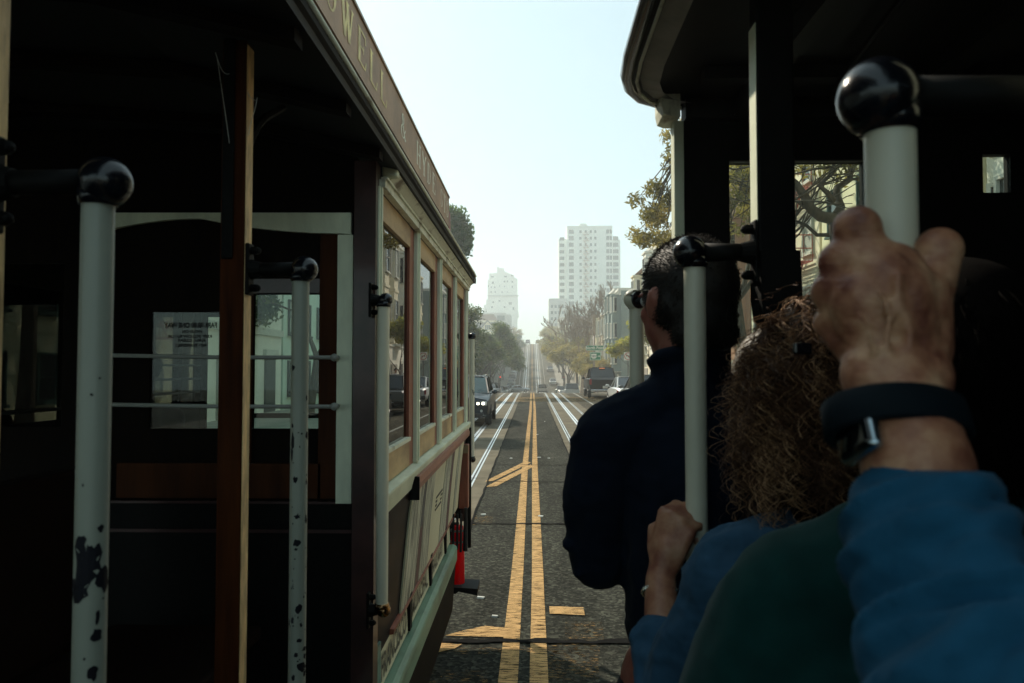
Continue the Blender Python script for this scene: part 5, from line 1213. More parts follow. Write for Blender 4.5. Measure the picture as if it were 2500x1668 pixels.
hr = [(RX(1786), RX(2118), RZ(905), RZ(396)), (RX(2412), RX(2480), at(2440, 470, YR).z, at(2440, 376, YR).z)]
obj('front_bulkhead', grid_wall(MB(), (RX(1674), 2.85), (.72, 2.60), hr, YR+.002, YR+.03), M['black_iron'], RC)
wf = obj('window_trim', MB().box(RX(1786), RX(2118), YR-.006, YR+.0015, RZ(398), RZ(394)), M['ceiling_trim'], RC)
for h in hr: obj('front_window', MB().box(h[0], h[1], YR+.012, YR+.015, h[2], h[3]), M['clear_glass'], RC)
obj('front_jamb', MB().rbox(RX(1648), RX(1673), YR-.01, YR+.035, .72, RZ(296), .003), M['cream_green'], RC)
m_ = MB(); a = at(1607, 272, YR); b = at(1652, 298, YR); m_.prism([(a.x, a.z), (a.x+.005, b.z+.006), (a.x+.02, b.z), (b.x, b.z-.002), (b.x, a.z+.05), (a.x, a.z+.05)], 1, YR-.05, YR+.05); obj('corner_block', m_, M['cream_weathered'], RC)
obj('lintel', MB().box(RX(1674), 2.8, YR-.03, YR+.0015, RZ(296), 2.599), M['ceiling_dark'], RC)
for y in (.50, 1.272):
    pw = obj('roof_post', MB().rbox(.389, .453, y, y+.042, 1.98 if y > 1 else .45, 2.60, .004), M['black_iron'], RC)
    obj('post_face', MB().box(.3872, .3885, y+.002, y+.040, 2.07, 2.50), M['cream_green'], pw)
    if y > 1:
        obj('post_foot', MB().prism([(.389, 2.10), (.455, 2.10), (.458, 2.02), (.452, 1.99), (.435, 1.965), (.408, 1.965), (.392, 1.985), (.388, 2.02)], 1, y-.012, y+.05), M['black_iron'], pw)
        obj('lower_post', MB().tube([(.422, y+.02, .45), (.422, y+.02, 1.97)], .0205, 16), M['black_gloss'], pw, smooth=True)
grab_pole(RC, polex(2176, 500, .548), .548, at(2176, 306, .548).z, .98, .0176, .404, 'enamel_white', s=1, ballr=.029)
grab_pole(RC, polex(1698, 900, 1.29), 1.29, at(1697, 646, 1.29).z, .98, .0188, .392, 'enamel_white', s=1, ballr=.029)
gp_ = grab_pole(RC, polex(1555, 900, 1.90), 1.90, at(1555, 748, 1.9).z, .98, .0185, .40, 'enamel_white', s=1, ballr=.026)
for c_ in gp_.children[:1]: c_.data.materials[0] = M['enamel_white']
obj('floor', MB().box(.50, 2.85, -3, 1.93, .66, .72), M['seat_wood'], RC); obj('running_board', MB().box(.20, .50, -3, 1.93, .36, .40), M['seat_wood'], RC)
obj('bench', MB().rbox(.62, 1.02, -2.4, 1.8, 1.12, 1.16, .01).rbox(1.03, 1.08, -2.4, 1.8, 1.16, 1.66, .01).box(.7, .74, -2.4, 1.8, .72, 1.12), M['seat_wood'], RC)
obj('far_side', MB().box(2.70, 2.74, -3, 1.93, .72, 2.60), M['black_iron'], RC)
obj('rear_bulkhead', MB().box(1.0, 2.85, -1.0, -.96, .72, 2.60), M['black_iron'], RC)
obj('inner_partition', MB().box(1.35, 1.38, -1.3, 1.9, .72, 2.10), M['black_iron'], RC)
obj('skirt', MB().box(.50, .56, -3, 1.93, .42, .655), M['skirt_dark'], RC); obj('truck_frame', MB().box(.75, 2.5, -3, 1.8, .2, .6), M['black_iron'], RC)
# ------------------------------------------------------------------ people
def skin_mat(name, c1, c2, c3, sc=14):
    m, nt, p = nodes(name); n = noisetex(nt, sc, 4, .55); r = ramp(nt, n.outputs[0], [(.32, c1), (.5, c2), (.68, c3)])
    nt.links.new(r.outputs[0], p.inputs['Base Color']); p.inputs['Roughness'].default_value = .5
    p.inputs['Subsurface Weight'].default_value = .12; p.inputs['Subsurface Radius'].default_value = (.012, .005, .003); p.inputs['Subsurface Scale'].default_value = 1
    n2 = noisetex(nt, 160, 3); b = nt.nodes.new("ShaderNodeBump"); b.inputs['Strength'].default_value = .25; b.inputs['Distance'].default_value = .002
    nt.links.new(n2.outputs[0], b.inputs['Height']); nt.links.new(b.outputs[0], p.inputs['Normal']); MATS[name] = m
skin_mat('skin', (.22, .075, .045), (.35, .16, .09), (.45, .25, .15), 26); skin_mat('skin_ruddy', (.20, .05, .035), (.28, .095, .065), (.34, .14, .10), 20)
skin_mat('skin_hand', (.15, .040, .024), (.36, .155, .085), (.56, .32, .185), 34)
_m = MATS['skin_hand'].node_tree; _b = [n for n in _m.nodes if n.bl_idname == 'ShaderNodeBump'][0]; _n = noisetex(_m, 55, 4, .6, stretch=(1, 1, 2.2)); _b2 = _m.nodes.new("ShaderNodeBump"); _b2.inputs['Strength'].default_value = .55; _b2.inputs['Distance'].default_value = .004
_m.links.new(_n.outputs[0], _b2.inputs['Height']); _m.links.new(_b2.outputs[0], _b.inputs['Normal'])
def cloth_mat(name, col, weave=900, folds=9, fs=.5, stretch=(1, 1, 1), sheen=.3):
    m, nt, p = nodes(name); n = noisetex(nt, 26, 4); r = ramp(nt, n.outputs[0], [(.3, tuple(c*.78 for c in col)), (.7, tuple(min(1, c*1.15) for c in col))])
    nt.links.new(r.outputs[0], p.inputs['Base Color']); p.inputs['Roughness'].default_value = .9; p.inputs['Specular IOR Level'].default_value = .08; p.inputs['Sheen Weight'].default_value = sheen*.12
    a = noisetex(nt, folds, 2, .4, stretch=stretch); b1 = nt.nodes.new("ShaderNodeBump"); b1.inputs['Strength'].default_value = fs; b1.inputs['Distance'].default_value = .02
    nt.links.new(a.outputs[0], b1.inputs['Height']); c = noisetex(nt, weave, 2); b2 = nt.nodes.new("ShaderNodeBump"); b2.inputs['Strength'].default_value = .25; b2.inputs['Distance'].default_value = .001
    nt.links.new(c.outputs[0], b2.inputs['Height']); nt.links.new(b1.outputs[0], b2.inputs['Normal']); nt.links.new(b2.outputs[0], p.inputs['Normal']); MATS[name] = m
cloth_mat('navy_jacket', (.004, .0075, .016), folds=7, sheen=.15); cloth_mat('denim', (.028, .075, .13), folds=10, fs=.9, stretch=(1, 1, 2)); cloth_mat('denim_bright', (.014, .082, .155), folds=12, fs=1.0, stretch=(1, 1, 1.8))
cloth_mat('green_sweater', (.004, .034, .032), folds=6, fs=.35, sheen=.7); cloth_mat('dark_trousers', (.012, .012, .016))
mat('hair_black', (.006, .005, .004), .6, var=.3, scale=200); mat('hair_grey', (.30, .27, .23), .6, var=.3, scale=60)
mat('hair_dark', (.004, .003, .0025), .85, spec=.05); mat('watch_band', (.003, .008, .012), .7, spec=.12); mat('watch_glass', (.004, .005, .006), .08, coat=.5); mat('watch_case', (.42, .50, .55), .22, 1)
mat('silver', (.7, .68, .6), .2, 1); mat('lens', (.01, .01, .012), .08)
def hairm(name, c1, c2):
    m, nt, p = nodes(name); n = noisetex(nt, 30, 3); r = ramp(nt, n.outputs[0], [(.3, c1), (.7, c2)]); nt.links.new(r.outputs[0], p.inputs['Base Color'])
    p.inputs['Roughness'].default_value = .6; p.inputs['Specular IOR Level'].default_value = .2; MATS[name] = m
hairm('curl_brown', (.040, .017, .008), (.125, .058, .028)); hairm('curl_light', (.20, .10, .045), (.55, .32, .17)); hairm('strand_black', (.010, .008, .007), (.04, .03, .024))

def head_parts(mb, c, rz=0, s=1.0):
    """head with jaw, nose, brow, ears and lips; faces +Y before rz"""
    Rm = Matrix.Rotation(rz, 3, 'Z'); c = Vector(c)
    def q(x, y, z): return c + Rm @ Vector((x, y, z))*s
    e = Euler((0, 0, rz))
    mb.ball(q(0, -.012, .025), .092*s, 3, (.86, 1.05, 1.0), e); mb.ball(q(0, .03, -.04), .07*s, 3, (.86, .95, 1.05), e); mb.ball(q(0, .062, -.088), .030*s, 2, (1.1, .9, .8), e)
    mb.cap(q(0, .088, .008), q(0, .112, -.026), .009*s, .015*s, 8)
    for k in (-1, 1):
        mb.ball(q(k*.032, .082, .022), .016*s, 2, (1.5, .6, .5), e); mb.ball(q(k*.04, .06, -.02), .024*s, 2, (1, .8, .8), e)
        mb.ball(q(k*.013, .108, -.032), .009*s, 2)
        mb.ball(q(k*.082, -.006, -.006), .034*s, 2, (.22, .55, 1.0), Euler((0, k*.12, rz-k*.5))); mb.ball(q(k*.089, -.018, .008), .022*s, 2, (.3, .5, 1.0), Euler((0, k*.1, rz-k*.6)))
    mb.ball(q(0, .098, -.060), .013*s, 2, (1.8, .6, .45), e); mb.ball(q(0, .097, -.070), .012*s, 2, (1.6, .6, .5), e)
    return q
def eyes(parent, q, s=1.0):
    mat('eye_white', (.6, .6, .58), .2) if 'eye_white' not in MATS else None; mat('iris_dark', (.03, .015, .008), .2) if 'iris_dark' not in MATS else None
    for k in (-1, 1):
        e = obj('eye', MB().ball(q(k*.032, .083, .010), .0125*s, 3), M['eye_white'], parent, smooth=True); obj('iris', MB().ball(q(k*.032, .0915, .010), .0058*s, 2), M['iris_dark'], e, smooth=True)
def hand(mb, wrist, palm_c, fwd, side, nrm, s=1.0, curl=1.0, thumb=1, grip=None):
    """palm slab and five fingers; fwd: wrist to knuckles, side: towards the thumb, nrm: out of the back of the hand"""
    f, sd_, n_ = (Vector(v).normalized() for v in (fwd, side, nrm)); w = Vector(wrist)
    kn = []
    for i, (o, L) in enumerate(((.030, .090), (.010, .094), (-.011, .090), (-.031, .082))):
        k = w + f*L*s + sd_*o*s + n_*(.004 if i in (1, 2) else 0)*s; kn.append(k); mb.cap(w+sd_*o*.55*s+f*.012*s, k, .0165*s, .0125*s, 10)
        ln = (.042, .047, .043, .034)[i]*s; r = (.0098, .0100, .0094, .0084)[i]*s
        a = k; ang = 0; d = f
        for j, (da, fr) in enumerate(((62*curl, 1.0), (80*curl, .62), (50*curl, .50))):
            ang += R(da); d = f*math.cos(ang) - n_*math.sin(ang); b = a + d*ln*fr; mb.cap(a, b, r*(1-.06*j), r*(.94-.06*j), 9); a = b
    mb.cap(w-f*.01*s, w+f*.035*s, .026*s, .028*s, 12)
    t0 = w+f*.02*s+sd_*.026*s-n_*.006*s; t1 = t0+(f*.62+sd_*.55-n_*.35).normalized()*.042*s; t2 = t1+(f*.35-sd_*.05-n_*.9).normalized()*.034*s*thumb; t3 = t2+(f*.1-sd_*.5-n_*.8).normalized()*.024*s
    mb.cap(t0, t1, .0175*s, .0135*s, 10); mb.cap(t1, t2, .0128*s, .0112*s, 10); mb.cap(t2, t3, .0112*s, .0092*s, 10)
    return kn
def person(label, build, vox=.007, it=3, skin='skin', group='passengers on the right cable car'):
    mb = MB(); info = build(mb)
    me = remesh(mb, vox, it); o = obj('person', me, M[skin]); tag(o, label, 'person', group); return o, info
def garment(name, parent, mb, m, vox=.009, it=4): return obj(name, remesh(mb, vox, it), M[m], parent, smooth=True)
FOOT = .40
# --- man in navy jacket, standing on the running board
HX, HY, HZ = .303, 1.475, 2.028
def b_man(mb):
    q = head_parts(mb, (HX, HY, HZ), .48, 1.0)
    mb.cap((HX+.006, HY-.015, 1.80), (HX, HY-.010, 1.98), .054, .054); mb.cap((.345, 1.47, 1.35), (.335, 1.47, 1.72), .13, .14, 16)
    mb.cap((.18, 1.46, 1.77), (.50, 1.47, 1.77), .04, .04)
    for sh, el, wr in (((.135, 1.46, 1.77), (.125, 1.50, 1.53), (.26, 1.66, 1.60)), ((.53, 1.47, 1.77), (.58, 1.50, 1.50), (.48, 1.70, 1.58))):
        mb.cap(sh, el, .036, .034); mb.cap(el, wr, .034, .026)
    hand(mb, (.26, 1.66, 1.60), None, (.25, .95, .1), (0, .1, 1), (-.9, .25, 0), 1.0, .9); hand(mb, (.48, 1.70, 1.58), None, (-.2, .95, .1), (0, .1, 1), (.9, .25, 0), 1.0, .9)
    for k in (-1, 1):
        hx = .345+k*.09; mb.cap((hx, 1.47, 1.30), (hx+k*.01, 1.49, .88), .085, .058); mb.cap((hx+k*.01, 1.49, .88), (hx+k*.015, 1.46, .50), .056, .038); mb.cap((hx+k*.015, 1.45, .44), (hx+k*.03, 1.60, .43), .036, .030)
    return q
pm, q = person('man in dark navy jacket and sunglasses standing with back turned behind the middle pole', b_man, .0075, 2, 'skin_ruddy')
eyes(pm, q, 1.0)
J = MB(); J.cap((.36, 1.475, 1.22), (.345, 1.475, 1.42), .155, .165, 18); J.cap((.345, 1.475, 1.42), (.345, 1.47, 1.70), .165, .175, 18)
J.cap((.345, 1.47, 1.70), (HX+.02, 1.46, 1.80), .15, .095, 16); J.cap((HX+.01, 1.455, 1.80), (HX+.003, 1.458, 1.888), .088, .072, 16)
J.cap((.155, 1.465, 1.765), (.25, 1.465, 1.80), .072, .08); J.cap((.53, 1.47, 1.765), (.42, 1.465, 1.80), .072, .08)
J.cap((.152, 1.465, 1.755), (.128, 1.475, 1.63), .076, .070); J.cap((.128, 1.475, 1.63), (.135, 1.50, 1.52), .070, .062); J.cap((.135, 1.50, 1.52), (.25, 1.64, 1.59), .060, .042)
J.cap((.54, 1.47, 1.755), (.57, 1.475, 1.60), .076, .068); J.cap((.57, 1.475, 1.60), (.575, 1.50, 1.50), .068, .06); J.cap((.575, 1.50, 1.50), (.49, 1.68, 1.57), .058, .042)
rk = random.Random(2)
for z in (1.70, 1.66, 1.60, 1.555, 1.50): J.ball((.075+rk.uniform(-.006, .012)+ (1.6-z)*.05, 1.47, z), .022, 2, (.6, 1.2, .5))
J.tube(chaikin([(HX-.070, 1.475, 1.905), (HX-.05, 1.425, 1.922), (HX+.0, 1.398, 1.928), (HX+.05, 1.425, 1.922), (HX+.075, 1.475, 1.905)]), .017, 10)
J.cap((HX-.04, 1.455, 1.86), (HX-.05, 1.445, 1.90), .035, .022); J.cap((HX+.045, 1.455, 1.86), (HX+.055, 1.445, 1.90), .035, .022); J.cap((HX, 1.43, 1.85), (HX, 1.42, 1.90), .04, .025)
J.cap((HX-.02, 1.46, 1.845), (.19, 1.465, 1.785), .062, .066); J.cap((HX+.02, 1.46, 1.845), (.49, 1.465, 1.785), .062, .066)
J.cap((HX-.06, 1.44, 1.80), (HX-.068, 1.45, 1.865), .035, .022); J.cap((HX+.075, 1.44, 1.80), (HX+.078, 1.45, 1.865), .035, .022); J.cap((HX, 1.41, 1.80), (HX+.005, 1.40, 1.86), .04, .022)
for a_ in range(0, 360, 24): J.cap((.352+.145*math.cos(R(a_)), 1.475+.12*math.sin(R(a_)), 1.20), (.350+.15*math.cos(R(a_)), 1.475+.125*math.sin(R(a_)), 1.3), .028, .03, 8)
jk = garment('jacket', pm, J, 'navy_jacket', .007, 3)
T_ = MB()
for k in (-1, 1): hx = .345+k*.09; T_.cap((hx, 1.47, 1.24), (hx+k*.01, 1.49, .88), .105, .08); T_.cap((hx+k*.01, 1.49, .88), (hx+k*.015, 1.46, .50), .078, .065)
garment('trousers', pm, T_, 'dark_trousers', .012)
H = MB(); s_ = 1.0
H.ball(q(0, -.020, .034), .0985*s_, 4, (.86, 1.03, .985), Euler((0, 0, .48))); H.ball(q(0, -.055, -.02), .075*s_, 3, (.95, .75, 1.0), Euler((0, 0, .48)))
H.ball(q(-.055, -.02, .0), .04*s_, 2, (.7, 1.1, 1.3)); H.ball(q(.055, -.02, .0), .04*s_, 2, (.7, 1.1, 1.3)); H.cap(q(-.035, -.062, -.06), q(.035, -.062, -.06), .038, .038)
ho = garment('hair', pm, H, 'hair_black', .006, 2)
def wrinkle(o, amp, sc, st=(1, 1, 1), ax=None, zlim=None):
    me = o.data; nr = [v.normal.copy() for v in me.vertices]
    for v, n_ in zip(me.vertices, nr):
        p = v.co
        if ax is not None:
            t = p.dot(ax); q = p-ax*t; k = Vector((q.x*st[0], q.y*st[0], q.z*st[0]))+ax*(t*st[1])
        else: k = Vector((p.x*st[0], p.y*st[1], p.z*st[2]))
        w = Vector((noise.noise(k*sc*.4), noise.noise(k*sc*.4+Vector((7, 3, 1))), 0))*.6
        a = noise.noise(k*sc+w); b = noise.noise(k*sc*2.3+w+Vector((3, 9, 4)))
        v.co = p+n_*amp*((1-abs(a)*2.6)*.8+(1-abs(b)*2.6)*.3-.4)
    me.update()
def strands(base, n, cond, ln, r0, seed, direction, mt, parent, name='hair_strands', width=.0009):
    rg = random.Random(seed); me = base.data; vs = me.vertices; m_ = MB(); k = 0; idx = list(range(len(vs))); rg.shuffle(idx)
    for i in idx:
        v = vs[i]; p = v.co; nn = v.normal
        if not cond(p, nn): continue
        d = direction(p, nn, rg).normalized(); L = ln*rg.uniform(.6, 1.2); a = p - nn*.002; b = a + d*L*.5+nn*.003; c = a + d*L + Vector((rg.gauss(0, .002), rg.gauss(0, .002), rg.gauss(0, .002)))
        m_.tube([a, b, c], [width, width*.8, width*.3], 3, False); k += 1
        if k >= n: break
    return obj(name, m_, M[mt], parent)
strands(ho, 7500, lambda p, nn: p.z > HZ-.08, .013, 0, 3, lambda p, nn, rg: nn*.32+Vector((-.15+rg.gauss(0, .2), .6+rg.gauss(0, .2), .1 if p.z > HZ+.05 else -.5)), 'strand_black', ho)
SG = MB(); SG.tube([q(-.086, .0, .022), q(-.087, .05, .026), q(-.074, .092, .022), q(-.03, .108, .022), q(.03, .108, .022), q(.074, .092, .022), q(.087, .05, .026), q(.086, 0, .022)], .0024, 6)
gl_ = obj('sunglasses', SG, M['silver'], pm)
m_ = MB()
for k in (-1, 1): m_.ball(q(k*.038, .100, .014), .0215, 3, (1.1, .25, .85), Euler((0, 0, .48-k*.25)))
m_.tube([q(-.02, .112, .018), q(.02, .112, .018)], .002, 6); obj('lens', m_, M['lens'], gl_, smooth=True)

wrinkle(jk, .0055, 9, (1, 1, 1.5))
# --- woman with curly hair holding the middle pole
WX, WY_, WZ = .425, 1.07, 1.885
def b_w(mb):
    q = head_parts(mb, (WX, WY_, WZ), -.45, .98)
    mb.cap((WX, WY_-.02, 1.66), (WX, WY_-.01, 1.82), .052, .05); mb.cap((.43, 1.05, 1.20), (.43, 1.05, 1.55), .12, .13, 16); mb.cap((.29, 1.05, 1.63), (.56, 1.05, 1.63), .045, .045)
    mb.cap((.27, 1.06, 1.60), (.195, 1.12, 1.385), .043, .036); mb.cap((.195, 1.12, 1.385), (.214, 1.255, 1.55), .036, .0255)
    mb.cap((.58, 1.05, 1.60), (.60, 1.10, 1.36), .043, .036); mb.cap((.60, 1.10, 1.36), (.52, 1.28, 1.32), .036, .026)
    hand(mb, (.219, 1.262, 1.565), None, (.32, .10, .95), (-.6, .5, .3), (-.62, -.75, .1), .92, 1.1); hand(mb, (.52, 1.28, 1.32), None, (-.3, .9, 0), (0, .1, 1), (.9, .2, 0), .9, .6)
    for k in (-1, 1): mb.cap((.43+k*.08, 1.05, 1.16), (.43+k*.09, 1.10, .78), .09, .055); mb.cap((.43+k*.09, 1.10, .78), (.43+k*.09, 1.06, .47), .05, .036); mb.cap((.43+k*.09, 1.05, .43), (.43+k*.09, 1.18, .43), .033, .028)
    return q
pw_, q2_ = person('woman with long curly brown hair and blue denim shirt gripping the middle pole', b_w, .006, 2, 'skin')
eyes(pw_, q2_, .98)
Sh = MB(); Sh.cap((.43, 1.05, 1.25), (.43, 1.05, 1.55), .145, .15, 18); Sh.cap((.30, 1.055, 1.615), (.42, 1.055, 1.65), .072, .066); Sh.cap((.56, 1.055, 1.615), (.44, 1.055, 1.65), .072, .066); Sh.cap((.43, 1.05, 1.60), (WX, 1.05, 1.70), .10, .055)
Sh.cap((.285, 1.06, 1.61), (.235, 1.09, 1.48), .068, .062); Sh.cap((.235, 1.09, 1.48), (.20, 1.12, 1.385), .062, .058); Sh.cap((.20, 1.12, 1.385), (.198, 1.19, 1.47), .056, .042)
Sh.tube([(.196, 1.185, 1.462), (.201, 1.197, 1.478)], [.047, .046], 14)
Sh.cap((.575, 1.06, 1.61), (.60, 1.09, 1.45), .068, .06); Sh.cap((.60, 1.10, 1.40), (.55, 1.22, 1.34), .056, .045)
for i in range(9):
    a = Vector((.20, 1.16, 1.40))+Vector((rk.uniform(-.035, .0), rk.uniform(-.05, .0), rk.uniform(-.03, .06))); Sh.cap(a, a+Vector((.03, -.01, rk.uniform(-.02, .02))), .018, .012, 7)
for i in range(10):
    a = Vector((rk.uniform(.28, .46), 1.0+rk.uniform(-.02, .03), 1.665+rk.uniform(-.015, .01))); Sh.cap(a, a+Vector((rk.uniform(.03, .06), rk.uniform(-.02, .02), rk.uniform(-.012, .012))), .016, .010, 7)
wrinkle(garment('denim_shirt', pw_, Sh, 'denim', .0055, 2), .0045, 14, (1.2, 1.2, 1))
Tr = MB()
for k in (-1, 1): Tr.cap((.43+k*.08, 1.05, 1.18), (.43+k*.09, 1.10, .78), .105, .075); Tr.cap((.43+k*.09, 1.10, .78), (.43+k*.09, 1.06, .50), .07, .055)
garment('trousers', pw_, Tr, 'dark_trousers', .012)
m_ = MB()
for i in range(26):
    a = 2*PI*i/26; ax_ = Vector((.10, .55, .80)).normalized(); u_ = ax_.orthogonal().normalized(); v_ = ax_.cross(u_); c_ = Vector((.213, 1.248, 1.527)); m_.ball(c_+(u_*math.cos(a)+v_*math.sin(a))*.0285, .0042, 1, (1, 1, 1.5))
obj('bracelet', m_, M['silver'], pw_, smooth=True)
hc = Vector((WX-.004, WY_-.01, WZ-.015)); Hb = MB(); Hb.ball(hc+Vector((0, 0, .032)), .106, 3, (.88, 1.02, .98)); Hb.cap(hc+Vector((0, -.035, 0)), hc+Vector((0, -.035, -.14)), .084, .075, 14); hb = garment('hair', pw_, Hb, 'hair_dark', .009, 3)
def locks(n, per, seed, mt, w, rmax, name='curls', spread=.004, frizz=.0012, lmax=.17):
    rg = random.Random(seed); m_ = MB()
    for i in range(n):
        th = rg.uniform(0, 2*PI); ph = math.acos(rg.uniform(-.5, 1)); rr_ = rg.uniform(.84, 1.03)*rmax
        p = hc+Vector((0, -.006, .0))+Vector((math.sin(ph)*math.cos(th)*rr_*.80, math.sin(ph)*math.sin(th)*rr_*.92, math.cos(ph)*rr_*1.08+.010))
        if p.y > WY_+.075 and p.z < WZ+.06: continue
        out_ = (p-hc); out_.z = 0; out_ = out_.normalized() if out_.length > 1e-4 else Vector((-1, 0, 0))
        sw = Vector((rg.gauss(0, .022), rg.gauss(0, .022), 0)); L = rg.uniform(.06, lmax); cr = rg.uniform(.006, .014); tw = rg.uniform(1.3, 2.6)*L/.08; ph0 = rg.uniform(0, 6.28); e2 = Vector((0, 0, 1)).cross(out_); ns = max(9, int(tw*8))
        for s__ in range(per):
            o1 = Vector((rg.gauss(0, spread), rg.gauss(0, spread), rg.gauss(0, spread*2))); dph = rg.gauss(0, .35); dcr = rg.uniform(.75, 1.25); dl = rg.uniform(.75, 1.1); pts = []
            for k in range(ns+1):
                f = k/ns; c = p+o1*(.4+f)+Vector((0, 0, -1))*L*dl*f+out_*(.018*math.sin(f*PI)+.010*f+.075*f*max(0, math.cos(ph))**2)+sw*f*f; g = min(1, f*3)
                c = c+(out_*math.cos(ph0+dph+tw*2*PI*f)+e2*math.sin(ph0+dph+tw*2*PI*f))*cr*dcr*g+Vector((rg.gauss(0, frizz), rg.gauss(0, frizz), rg.gauss(0, frizz)))
                if c.z < 1.665: c.z = 1.665+(1.665-c.z)*.15
                pts.append(c)
            m_.tube(pts, [w*(1-.5*k/ns) for k in range(ns+1)], 3, False)
    return obj(name, m_, M[mt], hb)
locks(300, 18, 1, 'curl_brown', .00055, .120, spread=.006); locks(120, 9, 2, 'curl_light', .00050, .127, spread=.005); locks(40, 2, 6, 'curl_light', .0004, .140, spread=.008, lmax=.12)
m_ = MB(); a, b_ = at(1957, 835, .90), at(2004, 865, .90)
m_.rbox(a.x, b_.x, .925, .935, b_.z, a.z, .003); SGL = obj('sunglasses', m_, M['lens'], pw_); m_ = MB(); m_.tube(chaikin([at(1955, 834, .93), at(1958, 850, .93), at(1963, 864, .93)]), .0016, 6); obj('temple', m_, M['silver'], SGL)

# --- person in dark green sweater, nearest
GX, GY_, GZ = .455, .80, 1.885
def b_g(mb):
    q = head_parts(mb, (GX, GY_, GZ), -.6, 1.0); mb.cap((GX-.005, GY_-.02, 1.72), (GX, GY_-.01, 1.82), .055, .052); mb.cap((.44, .80, 1.25), (.44, .80, 1.55), .11, .11, 16)
    mb.cap((.30, .78, 1.62), (.56, .78, 1.62), .04, .04)
    for e in (0, 1):
        x = .235 if e == 0 else .62; mb.cap((x, .79, 1.58), (x-.01+e*.02, .82, 1.36), .038, .034); mb.cap((x-.01+e*.02, .82, 1.36), (x+.07-e*.1, 1.0, 1.30), .037, .026)
    hand(mb, (.305, .995, 1.30), None, (.3, .9, 0), (0, .1, 1), (-.9, .3, 0), .95, .5); hand(mb, (.59, 1.0, 1.30), None, (-.3, .9, 0), (0, .1, 1), (.9, .3, 0), .95, .5)
    for k in (-1, 1): mb.cap((.44+k*.09, .79, 1.2), (.44+k*.1, .88, .80), .09, .055); mb.cap((.44+k*.1, .88, .80), (.44+k*.1, .82, .47), .05, .036); mb.cap((.44+k*.1, .8, .43), (.44+k*.1, .93, .43), .033, .028)
    return q
pg, q3 = person('person in dark green sweater nearest the camera, head hidden behind the raised wrist', b_g, .0085, 2, 'skin_ruddy')
eyes(pg, q3)
Gs = MB(); Gs.cap((.42, .79, 1.22), (.42, .78, 1.56), .175, .165, 20); Gs.cap((.285, .775, 1.655), (.39, .775, 1.71), .085, .075); Gs.cap((.55, .775, 1.632), (.45, .775, 1.69), .082, .075); Gs.cap((.42, .78, 1.60), (GX, .775, 1.73), .13, .068, 18)
Gs.cap((.27, .775, 1.645), (.225, .79, 1.53), .083, .082); Gs.cap((.225, .79, 1.53), (.215, .82, 1.36), .082, .066); Gs.cap((.225, .82, 1.36), (.285, .97, 1.31), .055, .04)
Gs.cap((.58, .775, 1.625), (.615, .79, 1.5), .08, .075); Gs.cap((.615, .79, 1.5), (.63, .82, 1.36), .072, .06); Gs.cap((.63, .82, 1.36), (.60, .97, 1.31), .055, .04)
Gs.cap((.20, .70, 1.53), (.36, .665, 1.545), .018, .012); Gs.cap((.25, .70, 1.60), (.38, .65, 1.66), .012, .02)
wrinkle(garment('green_sweater', pg, Gs, 'green_sweater', .008, 4), .0045, 9, (1, 1, 1))
Tr = MB()
for k in (-1, 1): Tr.cap((.44+k*.09, .79, 1.2), (.44+k*.1, .88, .80), .105, .075); Tr.cap((.44+k*.1, .88, .80), (.44+k*.1, .82, .50), .07, .055)
garment('trousers', pg, Tr, 'dark_trousers', .014)
H = MB(); H.ball(q3(0, -.018, .030), .101, 4, (.88, 1.05, 1.0), Euler((0, 0, -.6))); H.ball(q3(0, -.05, -.04), .078, 3, (.95, .8, 1.1)); hg = garment('hair', pg, H, 'hair_dark', .007, 2)
strands(hg, 3500, lambda p, nn: p.y < GY_+.05, .03, 0, 9, lambda p, nn, rg: nn*.3+Vector((rg.gauss(0, .3), rg.gauss(0, .2), -.8)), 'hair_dark', hg)

# --- grey haired man further in
def b_o(mb):
    q = head_parts(mb, (.535, 1.66, 1.865), .1, 1.0); mb.cap((.535, 1.64, 1.68), (.535, 1.65, 1.80), .055, .052); mb.cap((.55, 1.68, 1.2), (.55, 1.68, 1.55), .13, .14, 14); mb.cap((.39, 1.68, 1.62), (.71, 1.68, 1.62), .05, .05)
    for e in (-1, 1):
        x = .55+e*.19; mb.cap((x, 1.68, 1.58), (x+e*.02, 1.70, 1.32), .046, .038); mb.cap((x+e*.02, 1.70, 1.32), (x-e*.04, 1.82, 1.22), .036, .026); hand(mb, (x-e*.04, 1.82, 1.22), None, (-e*.3, .8, -.3), (0, .1, 1), (e*.9, .3, 0), .9, .5)
        mb.cap((.55+e*.09, 1.68, 1.18), (.55+e*.1, 1.72, .78), .09, .055); mb.cap((.55+e*.1, 1.72, .78), (.55+e*.1, 1.7, .76), .05, .05)
    return q
po, q4 = person('grey haired person further in, only the crown of the head showing beside the post', b_o, .009, 2, 'skin_ruddy')
eyes(po, q4)
H = MB(); H.ball(q4(0, -.012, .030), .100, 4, (.88, 1.03, 1.0)); H.ball(q4(0, -.055, -.02), .07, 3, (1.1, .7, 1.1)); ho4 = garment('hair', po, H, 'hair_grey', .007, 2)
strands(ho4, 2500, lambda p, nn: p.y < 1.72, .03, 0, 5, lambda p, nn, rg: nn*.25+Vector((rg.gauss(0, .15), -.1, -.9)), 'hair_grey', ho4)
Sh = MB(); Sh.cap((.55, 1.68, 1.2), (.55, 1.68, 1.58), .15, .15, 16); Sh.cap((.40, 1.68, 1.60), (.54, 1.67, 1.67), .07, .07); Sh.cap((.70, 1.68, 1.60), (.56, 1.67, 1.67), .07, .07)
